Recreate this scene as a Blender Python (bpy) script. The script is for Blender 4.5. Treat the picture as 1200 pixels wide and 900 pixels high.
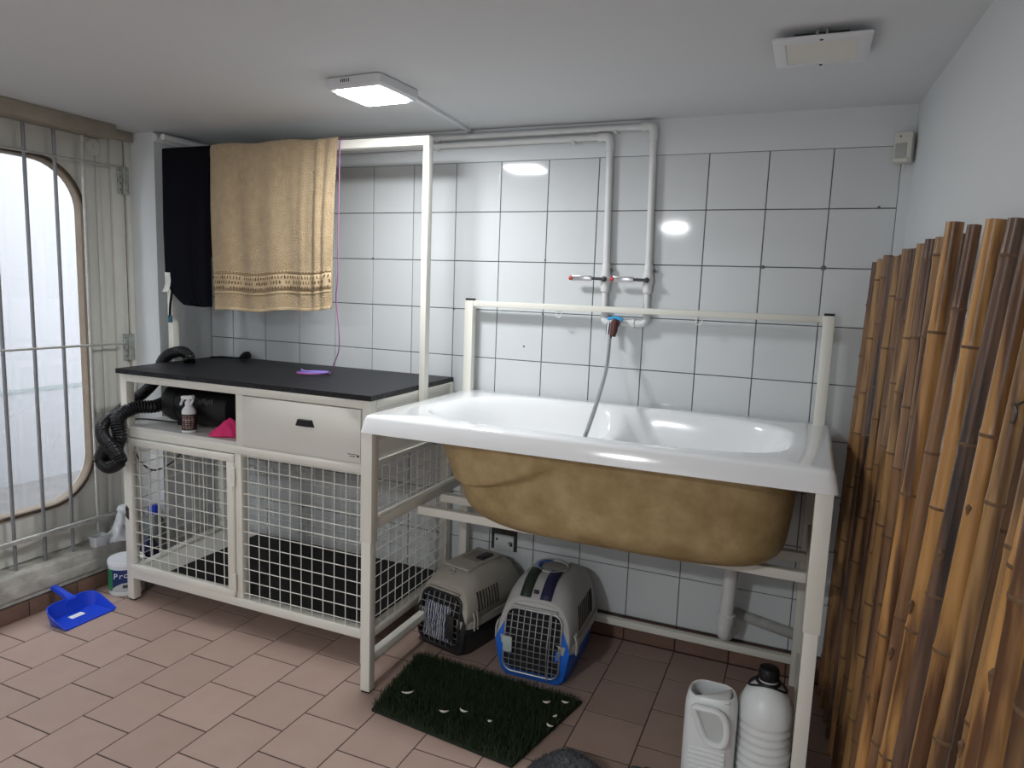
import bpy, bmesh, math, random
from mathutils import Vector, Matrix, noise
for o in list(bpy.data.objects): bpy.data.objects.remove(o, do_unlink=True)
random.seed(7)
scene = bpy.context.scene
COL = scene.collection
R = math.radians

# ------------------------------------------------------------------ camera
F_PX = 821.404
CAM = Vector((1.77123, -2.61297, 1.35689))
RIGHT = Vector((0.919979, 0.390257, 0.036583))
DOWN = Vector((0.085250, -0.108118, -0.990476))
FWD = Vector((-0.382585, 0.914336, -0.132736))
cd = bpy.data.cameras.new('camera'); cam = bpy.data.objects.new('camera', cd); COL.objects.link(cam)
m = Matrix.Identity(4)
for i, v in enumerate((RIGHT, -DOWN, -FWD)):
    for j in range(3): m[j][i] = v[j]
m.translation = CAM
cam.matrix_world = m
cd.sensor_width = 36; cd.lens = F_PX / 1200 * 36; cd.clip_start = 0.02
scene.camera = cam
def ray(x, y): return RIGHT * ((x - 600) / F_PX) + DOWN * ((y - 450) / F_PX) + FWD
def on(ax, val, x, y):
    d = ray(x, y); t = (val - CAM[ax]) / d[ax]; return CAM + d * t
def onX(x, y, X): return on(0, X, x, y)
def onY(x, y, Y): return on(1, Y, x, y)
def onZ(x, y, Z): return on(2, Z, x, y)
def project(p):
    d = Vector(p) - CAM; w_ = d.dot(FWD); return 600 + F_PX * d.dot(RIGHT) / w_, 450 + F_PX * d.dot(DOWN) / w_

# ------------------------------------------------------------------ world, exposure
w = bpy.data.worlds.new('world'); scene.world = w; w.use_nodes = True
bg = w.node_tree.nodes['Background']; bg.inputs[0].default_value = (0.93, 0.96, 1.0, 1); bg.inputs[1].default_value = 5.2
vs = scene.view_settings
vs.view_transform = 'Standard'; vs.look = 'None'; vs.gamma = 1; vs.use_curve_mapping = False; vs.exposure = 0.86
LAMP1_W = 6.3      # ceiling lamp in view
LAMP2_W = 20.0      # the same kind of lamp behind the camera, seen mirrored in the tiles

# ------------------------------------------------------------------ materials
MATS = {}
def mat(name, col, rough=0.5, metal=0.0, noise=None, bump=None, var=0.0, spec=0.5, trans=0.0, col2=None, scale_xyz=(1, 1, 1), coat=0.0, emit=None):
    """noise=(scale, amount) mixes towards col2; bump=(scale, strength, distance); var = brightness change per object"""
    if name in MATS: return MATS[name]
    M = bpy.data.materials.new(name); M.use_nodes = True; MATS[name] = M
    nt = M.node_tree; N = nt.nodes; L = nt.links; b = N['Principled BSDF']
    b.inputs['Base Color'].default_value = (*col, 1); b.inputs['Roughness'].default_value = rough
    b.inputs['Metallic'].default_value = metal; b.inputs['Specular IOR Level'].default_value = spec
    b.inputs['Transmission Weight'].default_value = trans; b.inputs['Coat Weight'].default_value = coat
    if emit:
        b.inputs['Emission Color'].default_value = (*emit[0], 1); b.inputs['Emission Strength'].default_value = emit[1]
    out = None
    if noise or bump:
        tc = N.new('ShaderNodeTexCoord'); mp = N.new('ShaderNodeMapping'); L.new(tc.outputs['Object'], mp.inputs[0])
        mp.inputs['Scale'].default_value = scale_xyz
        if var:
            oi0 = N.new('ShaderNodeObjectInfo'); vm = N.new('ShaderNodeVectorMath'); vm.operation = 'ADD'
            mul = N.new('ShaderNodeMath'); mul.operation = 'MULTIPLY'; mul.inputs[1].default_value = 37.0
            L.new(oi0.outputs['Random'], mul.inputs[0]); L.new(tc.outputs['Object'], vm.inputs[0]); L.new(mul.outputs[0], vm.inputs[1]); L.new(vm.outputs[0], mp.inputs[0])
    if noise:
        nz = N.new('ShaderNodeTexNoise'); nz.inputs['Scale'].default_value = noise[0]; nz.inputs['Detail'].default_value = 6; nz.inputs['Roughness'].default_value = 0.6
        L.new(mp.outputs[0], nz.inputs['Vector'])
        rp = N.new('ShaderNodeValToRGB'); rp.color_ramp.elements[0].position = 0.35; rp.color_ramp.elements[1].position = 0.68
        L.new(nz.outputs['Fac'], rp.inputs[0])
        mx = N.new('ShaderNodeMix'); mx.data_type = 'RGBA'
        mu = N.new('ShaderNodeMath'); mu.operation = 'MULTIPLY'; mu.inputs[1].default_value = noise[1]
        L.new(rp.outputs[0], mu.inputs[0]); L.new(mu.outputs[0], mx.inputs[0])
        c2 = col2 or tuple(c * 0.6 for c in col)
        mx.inputs[6].default_value = (*col, 1); mx.inputs[7].default_value = (*c2, 1)
        out = mx.outputs[2]
    if var:
        oi = N.new('ShaderNodeObjectInfo'); mr = N.new('ShaderNodeMapRange'); mr.inputs[3].default_value = 1 - var; mr.inputs[4].default_value = 1 + var
        L.new(oi.outputs['Random'], mr.inputs[0])
        hs = N.new('ShaderNodeHueSaturation'); L.new(mr.outputs[0], hs.inputs['Value'])
        if out: L.new(out, hs.inputs['Color'])
        else: hs.inputs['Color'].default_value = (*col, 1)
        out = hs.outputs[0]
    if out: L.new(out, b.inputs['Base Color'])
    if bump:
        bz = N.new('ShaderNodeTexNoise'); bz.inputs['Scale'].default_value = bump[0]; bz.inputs['Detail'].default_value = 4
        L.new(mp.outputs[0], bz.inputs['Vector'])
        bp = N.new('ShaderNodeBump'); bp.inputs['Strength'].default_value = bump[1]; bp.inputs['Distance'].default_value = bump[2] if len(bump) > 2 else 0.004
        L.new(bz.outputs['Fac'], bp.inputs['Height']); L.new(bp.outputs[0], b.inputs['Normal'])
    return M

plaster = mat('plaster_white', (0.72, 0.75, 0.765), 0.75, noise=(3, 0.25), col2=(0.65, 0.68, 0.695), bump=(60, 0.08))
ceil_m = mat('ceiling_paint', (0.665, 0.69, 0.705), 0.8, noise=(2, 0.25), col2=(0.61, 0.632, 0.645), bump=(40, 0.06))
grout = mat('wall_grout', (0.10, 0.10, 0.10), 0.9, noise=(30, 0.7), col2=(0.22, 0.22, 0.22))
tile_m = mat('glazed_tile', (0.665, 0.692, 0.705), 0.07, noise=(7, 0.25), col2=(0.615, 0.642, 0.655), var=0.03, bump=(9, 0.03, 0.002))
fgrout = mat('floor_grout', (0.075, 0.05, 0.045), 0.95, noise=(30, 0.5))
ftile_m = mat('terracotta_tile', (0.395, 0.285, 0.238), 0.55, noise=(9, 0.4), col2=(0.335, 0.232, 0.19), var=0.07, bump=(50, 0.12, 0.002))
skirt_m = mat('skirting_tile', (0.20, 0.115, 0.085), 0.5, noise=(9, 0.5), col2=(0.13, 0.075, 0.06), var=0.08)
door_m = mat('door_paint_aged', (0.66, 0.66, 0.61), 0.55, noise=(5, 0.45), col2=(0.52, 0.515, 0.46), bump=(30, 0.08))
beam_m = mat('beam_paint_dirty', (0.40, 0.365, 0.30), 0.7, noise=(8, 0.6), col2=(0.26, 0.23, 0.18))
sill_m = mat('sill_concrete_painted', (0.56, 0.55, 0.51), 0.85, noise=(13, 0.8), col2=(0.24, 0.23, 0.19), bump=(35, 0.5, 0.006))
gasket_m = mat('window_gasket', (0.07, 0.05, 0.03), 0.5, noise=(12, 0.6), col2=(0.16, 0.11, 0.06))
winframe_m = mat('window_inner_frame', (0.22, 0.17, 0.12), 0.5, noise=(12, 0.6), col2=(0.13, 0.09, 0.055))
bar_m = mat('grey_bar', (0.21, 0.22, 0.24), 0.45, metal=0.4, noise=(25, 0.4), col2=(0.32, 0.31, 0.29))
rail_m = mat('grille_rail', (0.50, 0.50, 0.48), 0.5, metal=0.2, noise=(25, 0.5), col2=(0.28, 0.26, 0.23))
white_metal = mat('white_enamel_tube', (0.80, 0.79, 0.72), 0.38, noise=(6, 0.3), col2=(0.71, 0.69, 0.60))
white_board = mat('cream_board', (0.76, 0.745, 0.69), 0.5, noise=(6, 0.25), col2=(0.70, 0.68, 0.62))
shelf_board = mat('shelf_board', (0.72, 0.71, 0.68), 0.4, noise=(6, 0.25), col2=(0.62, 0.61, 0.57))
wire_m = mat('white_wire', (0.80, 0.79, 0.73), 0.4)
rubber = mat('black_rubber', (0.006, 0.0065, 0.009), 0.42, spec=0.35, bump=(110, 1.0, 0.006))
matblack = mat('black_mat', (0.008, 0.008, 0.009), 0.7, bump=(80, 0.3))
black_p = mat('black_plastic', (0.008, 0.008, 0.009), 0.35, spec=0.35)
hose_m = mat('black_hose', (0.007, 0.007, 0.008), 0.38, spec=0.35)
acryl = mat('white_acrylic', (0.86, 0.875, 0.885), 0.12, coat=0.4)
pvc = mat('white_pvc', (0.77, 0.78, 0.78), 0.4, noise=(20, 0.3), col2=(0.66, 0.66, 0.64))
chrome = mat('chrome', (0.62, 0.63, 0.65), 0.22, metal=1.0)
steel = mat('steel_wire', (0.55, 0.56, 0.58), 0.35, metal=0.85)
dark_steel = mat('dark_metal', (0.07, 0.07, 0.075), 0.4, metal=0.7)
red_p = mat('red_plastic', (0.55, 0.03, 0.03), 0.4)
blue_p = mat('blue_plastic', (0.01, 0.055, 0.58), 0.32)
blue_c = mat('carrier_blue', (0.012, 0.13, 0.60), 0.4)
lightblue_p = mat('light_blue_plastic', (0.05, 0.36, 0.70), 0.4)
brown_p = mat('dark_red_brown', (0.09, 0.03, 0.03), 0.4)
taupe = mat('carrier_taupe', (0.40, 0.375, 0.325), 0.48, noise=(14, 0.15))
greytop = mat('carrier_grey', (0.44, 0.44, 0.43), 0.48, noise=(14, 0.15))
tray_black = mat('carrier_black', (0.02, 0.02, 0.021), 0.5)
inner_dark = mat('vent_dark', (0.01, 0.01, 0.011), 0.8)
pale_p = mat('pale_green_plastic', (0.42, 0.50, 0.48), 0.5)
yellow_p = mat('orange_plastic', (0.75, 0.45, 0.10), 0.5)
tape_g = mat('dark_green_tape', (0.022, 0.035, 0.026), 0.6)
tape_b = mat('navy_tape', (0.018, 0.020, 0.065), 0.55)
jug_m = mat('translucent_jug', (0.82, 0.85, 0.86), 0.35, noise=(10, 0.2), col2=(0.74, 0.77, 0.78))
bucket_w = mat('bucket_white', (0.80, 0.82, 0.84), 0.4)
green_l = mat('green_label', (0.02, 0.22, 0.10), 0.45)
navy_l = mat('navy_label', (0.012, 0.03, 0.13), 0.45)
grey_l = mat('grey_label', (0.55, 0.58, 0.60), 0.45)
letter_w = mat('white_lettering', (0.8, 0.82, 0.85), 0.5)
letter_d = mat('dark_lettering', (0.06, 0.06, 0.07), 0.6)
paper = mat('white_paper', (0.80, 0.80, 0.76), 0.7, noise=(60, 0.2))
pink = mat('pink_cloth', (0.78, 0.035, 0.19), 0.8, bump=(120, 0.3))
black_cloth = mat('black_cloth', (0.004, 0.0045, 0.008), 0.95, spec=0.15, bump=(300, 0.15, 0.002))
teal = mat('teal_strap', (0.03, 0.11, 0.15), 0.7)
leash_p = mat('purple_leash', (0.28, 0.20, 0.62), 0.6)
leash_k = mat('pink_leash', (0.40, 0.13, 0.34), 0.6)
bag_m = mat('white_bag', (0.74, 0.76, 0.80), 0.35, noise=(14, 0.3), col2=(0.60, 0.62, 0.67))
clearjug = mat('clear_tub', (0.62, 0.65, 0.66), 0.3)
navy_bag = mat('navy_bag', (0.012, 0.016, 0.085), 0.4, bump=(30, 0.4, 0.01))
jug_grey = mat('grey_jug', (0.20, 0.23, 0.24), 0.35)
brown_label = mat('brown_label', (0.05, 0.022, 0.018), 0.45)
outlet_m = mat('outlet_plate', (0.62, 0.64, 0.65), 0.45)
dark_surround = mat('outlet_surround', (0.035, 0.033, 0.03), 0.9, noise=(40, 0.6), col2=(0.10, 0.10, 0.09))  # dark blotchy border round the socket plate
sensor_m = mat('sensor_beige', (0.66, 0.65, 0.58), 0.5)
sensor_g = mat('sensor_window', (0.40, 0.40, 0.38), 0.4)
lampbody = mat('lamp_white', (0.72, 0.735, 0.76), 0.4)
diff_off = mat('diffuser_off', (0.73, 0.72, 0.66), 0.45)
diff_on = mat('diffuser_on', (1, 1, 1), 0.5, emit=((0.96, 0.98, 1.0), 14.0))
hinge_m = mat('hinge_metal', (0.42, 0.46, 0.43), 0.5, noise=(40, 0.8), col2=(0.16, 0.14, 0.11))
rust_m = mat('rusty_edge', (0.30, 0.24, 0.16), 0.8, noise=(30, 0.8), col2=(0.10, 0.08, 0.06))
ext_wall = mat('outside_wall_paint', (0.185, 0.187, 0.195), 0.8)
ext_ledge = mat('outside_ledge', (0.13, 0.15, 0.15), 0.8)
ext_base = mat('outside_base_wall', (0.18, 0.182, 0.19), 0.8, noise=(4, 0.2))
ext_ground = mat('outside_ground', (0.085, 0.083, 0.083), 0.9, noise=(6, 0.6), col2=(0.13, 0.125, 0.12))
scrap_m = mat('pale_scrap', (0.72, 0.68, 0.60), 0.8)

def cloth_mat():
    M = mat('tan_terry', (0.56, 0.42, 0.25), 0.95, noise=(34, 0.7), col2=(0.42, 0.30, 0.165), bump=(240, 1.0, 0.008))
    M.node_tree.nodes['Principled BSDF'].inputs['Sheen Weight'].default_value = 0.3
    return M
tan_terry = cloth_mat()
tan_band = mat('tan_band', (0.60, 0.46, 0.28), 0.8, noise=(40, 0.3), bump=(300, 0.4))
band_hole = mat('band_pattern_brown', (0.13, 0.075, 0.04), 0.9)

def fiberglass_mat():
    M = mat('raw_fibreglass', (0.50, 0.375, 0.195), 0.45, noise=(8, 0.9), col2=(0.285, 0.195, 0.08), bump=(25, 0.35, 0.006))
    return M
fibre = fiberglass_mat()

def bamboo_mat(name, c1, c2, c3):
    M = bpy.data.materials.new(name); M.use_nodes = True
    nt = M.node_tree; N = nt.nodes; L = nt.links; b = N['Principled BSDF']; b.inputs['Roughness'].default_value = 0.32
    tc = N.new('ShaderNodeTexCoord'); oi = N.new('ShaderNodeObjectInfo')
    mu = N.new('ShaderNodeMath'); mu.operation = 'MULTIPLY'; mu.inputs[1].default_value = 53.0; L.new(oi.outputs['Random'], mu.inputs[0])
    ad = N.new('ShaderNodeVectorMath'); ad.operation = 'ADD'; L.new(tc.outputs['Object'], ad.inputs[0]); L.new(mu.outputs[0], ad.inputs[1])
    mp = N.new('ShaderNodeMapping'); mp.inputs['Scale'].default_value = (40, 40, 2.5); L.new(ad.outputs[0], mp.inputs[0])
    n1 = N.new('ShaderNodeTexNoise'); n1.inputs['Scale'].default_value = 1.6; n1.inputs['Detail'].default_value = 6; L.new(mp.outputs[0], n1.inputs['Vector'])
    mp2 = N.new('ShaderNodeMapping'); mp2.inputs['Scale'].default_value = (34, 34, 2.6); L.new(ad.outputs[0], mp2.inputs[0])
    n2 = N.new('ShaderNodeTexNoise'); n2.inputs['Scale'].default_value = 1.0; n2.inputs['Detail'].default_value = 4; L.new(mp2.outputs[0], n2.inputs['Vector'])
    r1 = N.new('ShaderNodeValToRGB'); r1.color_ramp.elements[0].color = (*c1, 1); r1.color_ramp.elements[1].color = (*c2, 1)
    r1.color_ramp.elements[0].position = 0.35; r1.color_ramp.elements[1].position = 0.7; L.new(n1.outputs['Fac'], r1.inputs[0])
    r2 = N.new('ShaderNodeValToRGB'); r2.color_ramp.elements[0].position = 0.44; r2.color_ramp.elements[1].position = 0.60; L.new(n2.outputs['Fac'], r2.inputs[0])
    mx = N.new('ShaderNodeMix'); mx.data_type = 'RGBA'; L.new(r2.outputs[0], mx.inputs[0]); L.new(r1.outputs[0], mx.inputs[6]); mx.inputs[7].default_value = (*c3, 1)
    mr = N.new('ShaderNodeMapRange'); mr.inputs[3].default_value = 0.82; mr.inputs[4].default_value = 1.15; L.new(oi.outputs['Random'], mr.inputs[0])
    hs = N.new('ShaderNodeHueSaturation'); L.new(mr.outputs[0], hs.inputs['Value']); L.new(mx.outputs[2], hs.inputs['Color']); L.new(hs.outputs[0], b.inputs['Base Color'])
    bp = N.new('ShaderNodeBump'); bp.inputs['Strength'].default_value = 0.25; bp.inputs['Distance'].default_value = 0.003; L.new(n1.outputs['Fac'], bp.inputs['Height']); L.new(bp.outputs[0], b.inputs['Normal'])
    return M
boo_gold = bamboo_mat('bamboo_golden', (0.50, 0.265, 0.085), (0.34, 0.165, 0.05), (0.10, 0.042, 0.016))
boo_tan = bamboo_mat('bamboo_tan', (0.38, 0.215, 0.08), (0.24, 0.125, 0.045), (0.085, 0.04, 0.018))
boo_brown = bamboo_mat('bamboo_brown', (0.27, 0.145, 0.065), (0.19, 0.095, 0.045), (0.10, 0.05, 0.03))
boo_dark = bamboo_mat('bamboo_dark', (0.17, 0.09, 0.05), (0.085, 0.048, 0.035), (0.035, 0.022, 0.018))
boo_node = mat('bamboo_node', (0.10, 0.05, 0.022), 0.6, noise=(60, 0.6), col2=(0.24, 0.14, 0.06))

def grass_mat():
    M = mat('grass_blades', (0.013, 0.030, 0.011), 0.7, noise=(14, 0.7), col2=(0.035, 0.058, 0.016))
    return M
grass_m = grass_mat()
fuzz_m = mat('grey_fuzz', (0.10, 0.105, 0.115), 0.95, noise=(30, 0.6), col2=(0.05, 0.052, 0.058))

def glass_mat():
    M = bpy.data.materials.new('window_glass'); M.use_nodes = True
    nt = M.node_tree; N = nt.nodes; L = nt.links; N.remove(N['Principled BSDF'])
    t = N.new('ShaderNodeBsdfTransparent'); t.inputs[0].default_value = (0.93, 0.94, 0.95, 1)
    g = N.new('ShaderNodeBsdfGlossy'); g.inputs['Roughness'].default_value = 0.05
    mx = N.new('ShaderNodeMixShader'); mx.inputs[0].default_value = 0.06
    L.new(t.outputs[0], mx.inputs[1]); L.new(g.outputs[0], mx.inputs[2]); L.new(mx.outputs[0], N['Material Output'].inputs[0])
    return M
glass = glass_mat()

def blanket_mat():
    M = mat('zigzag_blanket', (0.02, 0.025, 0.06), 0.9)
    nt = M.node_tree; N = nt.nodes; L = nt.links; b = N['Principled BSDF']
    tc = N.new('ShaderNodeTexCoord'); wv = N.new('ShaderNodeTexWave'); wv.inputs['Scale'].default_value = 28; wv.inputs['Distortion'].default_value = 9; wv.inputs['Detail'].default_value = 1
    wv.inputs['Detail Scale'].default_value = 0.6
    L.new(tc.outputs['Object'], wv.inputs['Vector'])
    r = N.new('ShaderNodeValToRGB'); r.color_ramp.interpolation = 'CONSTANT'; r.color_ramp.elements[0].color = (0.015, 0.02, 0.06, 1); r.color_ramp.elements[1].color = (0.55, 0.58, 0.66, 1); r.color_ramp.elements[1].position = 0.55
    L.new(wv.outputs[0], r.inputs[0]); L.new(r.outputs[0], b.inputs['Base Color'])
    return M
blanket_m = blanket_mat()

# ------------------------------------------------------------------ mesh helpers
class MB:
    def __init__(s): s.v = []; s.f = []
    def add(s, vs_, fs_):
        o = len(s.v); s.v += [tuple(p) for p in vs_]; s.f += [tuple(i + o for i in f) for f in fs_]; return s
    def box(s, x0, x1, y0, y1, z0, z1, bv=0.0):
        if x0 > x1: x0, x1 = x1, x0
        if y0 > y1: y0, y1 = y1, y0
        if z0 > z1: z0, z1 = z1, z0
        b = min(bv, (x1 - x0) * .45, (y1 - y0) * .45, (z1 - z0) * .45)
        if b <= 0:
            return s.add([(x0, y0, z0), (x1, y0, z0), (x1, y1, z0), (x0, y1, z0), (x0, y0, z1), (x1, y0, z1), (x1, y1, z1), (x0, y1, z1)],
                         [(0, 3, 2, 1), (4, 5, 6, 7), (0, 1, 5, 4), (1, 2, 6, 5), (2, 3, 7, 6), (3, 0, 4, 7)])
        bm = bmesh.new(); bmesh.ops.create_cube(bm, size=1)
        for v in bm.verts: v.co = Vector(((x0 + x1) / 2 + v.co.x * (x1 - x0), (y0 + y1) / 2 + v.co.y * (y1 - y0), (z0 + z1) / 2 + v.co.z * (z1 - z0)))
        bmesh.ops.bevel(bm, geom=bm.edges[:], offset=b, segments=2, affect='EDGES', profile=0.5)
        bm.verts.index_update(); s.add([v.co[:] for v in bm.verts], [[v.index for v in f.verts] for f in bm.faces]); bm.free(); return s
    def obox(s, c, ux, uy, uz, hx, hy, hz, bv=0.0):
        t = MB(); t.box(-hx, hx, -hy, hy, -hz, hz, bv); c = Vector(c)
        return s.add([c + Vector(ux) * p[0] + Vector(uy) * p[1] + Vector(uz) * p[2] for p in t.v], t.f)
    def beam(s, p, q, w, h, bv=0.0, up=(0, 0, 1)):
        p = Vector(p); q = Vector(q); d = (q - p); l = d.length; d.normalize(); up = Vector(up)
        if abs(d.dot(up)) > .95: up = Vector((0, 1, 0))
        x = d.cross(up).normalized(); z = x.cross(d).normalized()
        return s.obox((p + q) / 2, x, d, z, w / 2, l / 2, h / 2, bv)
    def tube(s, path, r, n=10, cap=True, closed=False):
        P = [Vector(p) for p in path]; k = len(P); rr = r if isinstance(r, (list, tuple)) else [r] * k
        T = []
        for i in range(k):
            a = P[(i - 1) % k] if (closed or i > 0) else P[i]; b = P[(i + 1) % k] if (closed or i < k - 1) else P[i]
            t = (b - a); T.append(t.normalized() if t.length > 1e-9 else Vector((0, 0, 1)))
        up = Vector((0, 0, 1)) if abs(T[0].z) < .9 else Vector((1, 0, 0))
        nrm = (up - T[0] * up.dot(T[0])).normalized(); vs_ = []
        for i in range(k):
            nrm = (nrm - T[i] * nrm.dot(T[i]))
            nrm = nrm.normalized() if nrm.length > 1e-9 else T[i].orthogonal().normalized()
            bn = T[i].cross(nrm)
            for j in range(n):
                a = 2 * math.pi * j / n; vs_.append(P[i] + (nrm * math.cos(a) + bn * math.sin(a)) * rr[i])
        fs_ = []
        for i in range(k if closed else k - 1):
            for j in range(n):
                a = i * n + j; b = i * n + (j + 1) % n; c = ((i + 1) % k) * n + (j + 1) % n; d = ((i + 1) % k) * n + j; fs_.append((a, b, c, d))
        if cap and not closed:
            fs_.append(tuple(range(n))[::-1]); fs_.append(tuple((k - 1) * n + j for j in range(n)))
        return s.add(vs_, fs_)
    def lathe(s, prof, c=(0, 0, 0), n=24, axis='z', sx=1, sy=1):
        vs_ = []; c = Vector(c)
        for (r, z) in prof:
            for j in range(n):
                a = 2 * math.pi * j / n; p = (r * math.cos(a) * sx, r * math.sin(a) * sy, z)
                if axis == 'x': p = (p[2], p[0], p[1])
                elif axis == 'y': p = (p[0], p[2], p[1])
                vs_.append(c + Vector(p))
        fs_ = [(i * n + j, i * n + (j + 1) % n, (i + 1) * n + (j + 1) % n, (i + 1) * n + j) for i in range(len(prof) - 1) for j in range(n)]
        fs_.append(tuple(range(n))[::-1]); fs_.append(tuple((len(prof) - 1) * n + j for j in range(n)))
        return s.add(vs_, fs_)
    def loft(s, rings, cap0=True, cap1=True, closed=True):
        n = len(rings[0]); vs_ = [p for r in rings for p in r]; fs_ = []
        for i in range(len(rings) - 1):
            for j in range(n if closed else n - 1):
                fs_.append((i * n + j, i * n + (j + 1) % n, (i + 1) * n + (j + 1) % n, (i + 1) * n + j))
        if cap0: fs_.append(tuple(range(n))[::-1])
        if cap1: fs_.append(tuple((len(rings) - 1) * n + j for j in range(n)))
        return s.add(vs_, fs_)
    def grid(s, fn, nu, nv):
        vs_ = [fn(i / nu, j / nv) for i in range(nu + 1) for j in range(nv + 1)]
        return s.add(vs_, [(i * (nv + 1) + j, (i + 1) * (nv + 1) + j, (i + 1) * (nv + 1) + j + 1, i * (nv + 1) + j + 1) for i in range(nu) for j in range(nv)])
    def build(s, name, material, parent=None, smooth=True, kind=None, label=None, solid=0.0, ang=35, recalc=True):
        n = len(s.v); lo = [min(p[i] for p in s.v) for i in range(3)]; hi = [max(p[i] for p in s.v) for i in range(3)]
        c = Vector([(lo[i] + hi[i]) / 2 for i in range(3)])
        if parent is None: c.z = lo[2]
        me = bpy.data.meshes.new(name); me.from_pydata([(p[0] - c.x, p[1] - c.y, p[2] - c.z) for p in s.v], [], s.f)
        if recalc:
            bm = bmesh.new(); bm.from_mesh(me); bmesh.ops.recalc_face_normals(bm, faces=bm.faces[:]); bm.to_mesh(me); bm.free()
        if smooth:
            me.polygons.foreach_set('use_smooth', [True] * len(me.polygons)); me.set_sharp_from_angle(angle=R(ang))
        me.materials.append(material)
        o = bpy.data.objects.new(name, me); COL.objects.link(o)
        place(o, c, parent)
        if kind: o['kind'] = kind
        if label: o['label'] = label
        if solid:
            sm = o.modifiers.new('thickness', 'SOLIDIFY'); sm.thickness = solid; sm.offset = 0
        return o
POS = {}; POLES = []
def place(o, c, parent):
    c = Vector(c); POS[o] = c.copy()
    if parent is not None: o.parent = parent; o.location = c - POS[parent]
    else: o.location = c
def tag(o, label, cat, group=None):
    o['label'] = label; o['category'] = cat
    if group: o['group'] = group
    return o
def thing(name, label, cat, loc=(0, 0, 0), rotz=0.0, group=None, local=False):
    o = bpy.data.objects.new(name, None); COL.objects.link(o); o.empty_display_size = 0.05
    o.location = loc; o.rotation_euler = (0, 0, rotz); POS[o] = Vector((0, 0, 0)) if local else Vector(loc)
    return tag(o, label, cat, group)
def struct(o): o['kind'] = 'structure'; return o
def copy_part(src, name, c, parent):
    o = bpy.data.objects.new(name, src.data); COL.objects.link(o); place(o, c, parent); return o
def text_mesh(name, body, size, material, parent, origin, ux, uy, extrude=0.0004, align='LEFT'):
    cu = bpy.data.curves.new(name, 'FONT'); cu.body = body; cu.size = size; cu.extrude = extrude; cu.align_x = align; cu.resolution_u = 2
    tmp = bpy.data.objects.new('tmp_text', cu); COL.objects.link(tmp)
    dg = bpy.context.evaluated_depsgraph_get(); me = bpy.data.meshes.new_from_object(tmp.evaluated_get(dg))
    bpy.data.objects.remove(tmp, do_unlink=True)
    ux = Vector(ux); uy = Vector(uy); uz = ux.cross(uy); O = Vector(origin); b = MB()
    b.add([O + ux * v.co.x + uy * v.co.y + uz * v.co.z for v in me.vertices], [tuple(p.vertices) for p in me.polygons])
    return b.build(name, material, parent, smooth=False)
def smooth_path(pts, sub=8, closed=False):
    P = [Vector(p) for p in pts]; out = []; n = len(P)
    for i in range(n if closed else n - 1):
        a = P[(i - 1) % n] if (closed or i > 0) else P[i] * 2 - P[i + 1]
        b = P[i]; c = P[(i + 1) % n]; d = P[(i + 2) % n] if (closed or i < n - 2) else c * 2 - b
        for k in range(sub):
            t = k / sub
            out.append(0.5 * ((2 * b) + (c - a) * t + (2 * a - 5 * b + 4 * c - d) * t * t + (3 * b - a - 3 * c + d) * t ** 3))
    if not closed: out.append(P[-1])
    return out
def resample(path, step):
    out = [path[0]]; acc = 0.0
    for a, b in zip(path, path[1:]):
        l = (b - a).length; pos = 0.0
        while acc + (l - pos) >= step:
            pos += step - acc; out.append(a.lerp(b, pos / l)); acc = 0.0
        acc += l - pos
    out.append(path[-1]); return out
def rrect(a, b, r, n=6):
    pts = []
    for (cx, cy, a0) in ((a - r, b - r, 0), (-a + r, b - r, 90), (-a + r, -b + r, 180), (a - r, -b + r, 270)):
        for k in range(n + 1):
            t = R(a0 + 90 * k / n); pts.append((cx + r * math.cos(t), cy + r * math.sin(t)))
    return pts
def sstep(a, b, x):
    t = max(0.0, min(1.0, (x - a) / (b - a))); return t * t * (3 - 2 * t)

# ================================================================== THE ROOM
ZC = 1.985; YF = -4.35; XL = -1.10
TS = 0.2; TH = 0.195752     # wall tile pitch across and up
def wall_x(y): return 2.032 - 0.04 * y

floor = struct(MB().box(-1.25, 2.32, YF - .1, 0.1, -0.12, -0.0012).build('floor', fgrout))
ceiling = struct(MB().box(-1.3, 2.4, YF - .1, 0.1, ZC, ZC + .1).build('ceiling', ceil_m))
wall_back = struct(MB().box(-1.25, 2.2, 0.004, 0.12, 0, ZC).build('wall_back', grout))
MB().box(-1.0, 2.06, -0.0005, 0.004, TH * 9.5, ZC).build('plaster_band', plaster, wall_back)
MB().box(2.0, 2.06, -0.0005, 0.004, 0.09, TH * 9.5).build('plaster_strip', plaster, wall_back)
MB().box(-1.0, -.94, -0.0005, 0.004, 0.0, TH * 9.5).build('plaster_strip', plaster, wall_back)
b = MB(); b.add([(wall_x(.1), .1, 0), (wall_x(YF), YF, 0), (wall_x(YF) + .1, YF, 0), (wall_x(.1) + .1, .1, 0), (wall_x(.1), .1, ZC), (wall_x(YF), YF, ZC), (wall_x(YF) + .1, YF, ZC), (wall_x(.1) + .1, .1, ZC)],
                [(0, 3, 2, 1), (4, 5, 6, 7), (0, 1, 5, 4), (1, 2, 6, 5), (2, 3, 7, 6), (3, 0, 4, 7)])
struct(b.build('wall_right', plaster))
struct(MB().box(-1.25, 2.32, YF - .1, YF, 0, ZC).build('wall_front', plaster))
struct(MB().box(-1.142, -0.94, -0.302, 0.004, 0, ZC).build('wall_pilaster', plaster))

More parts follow.
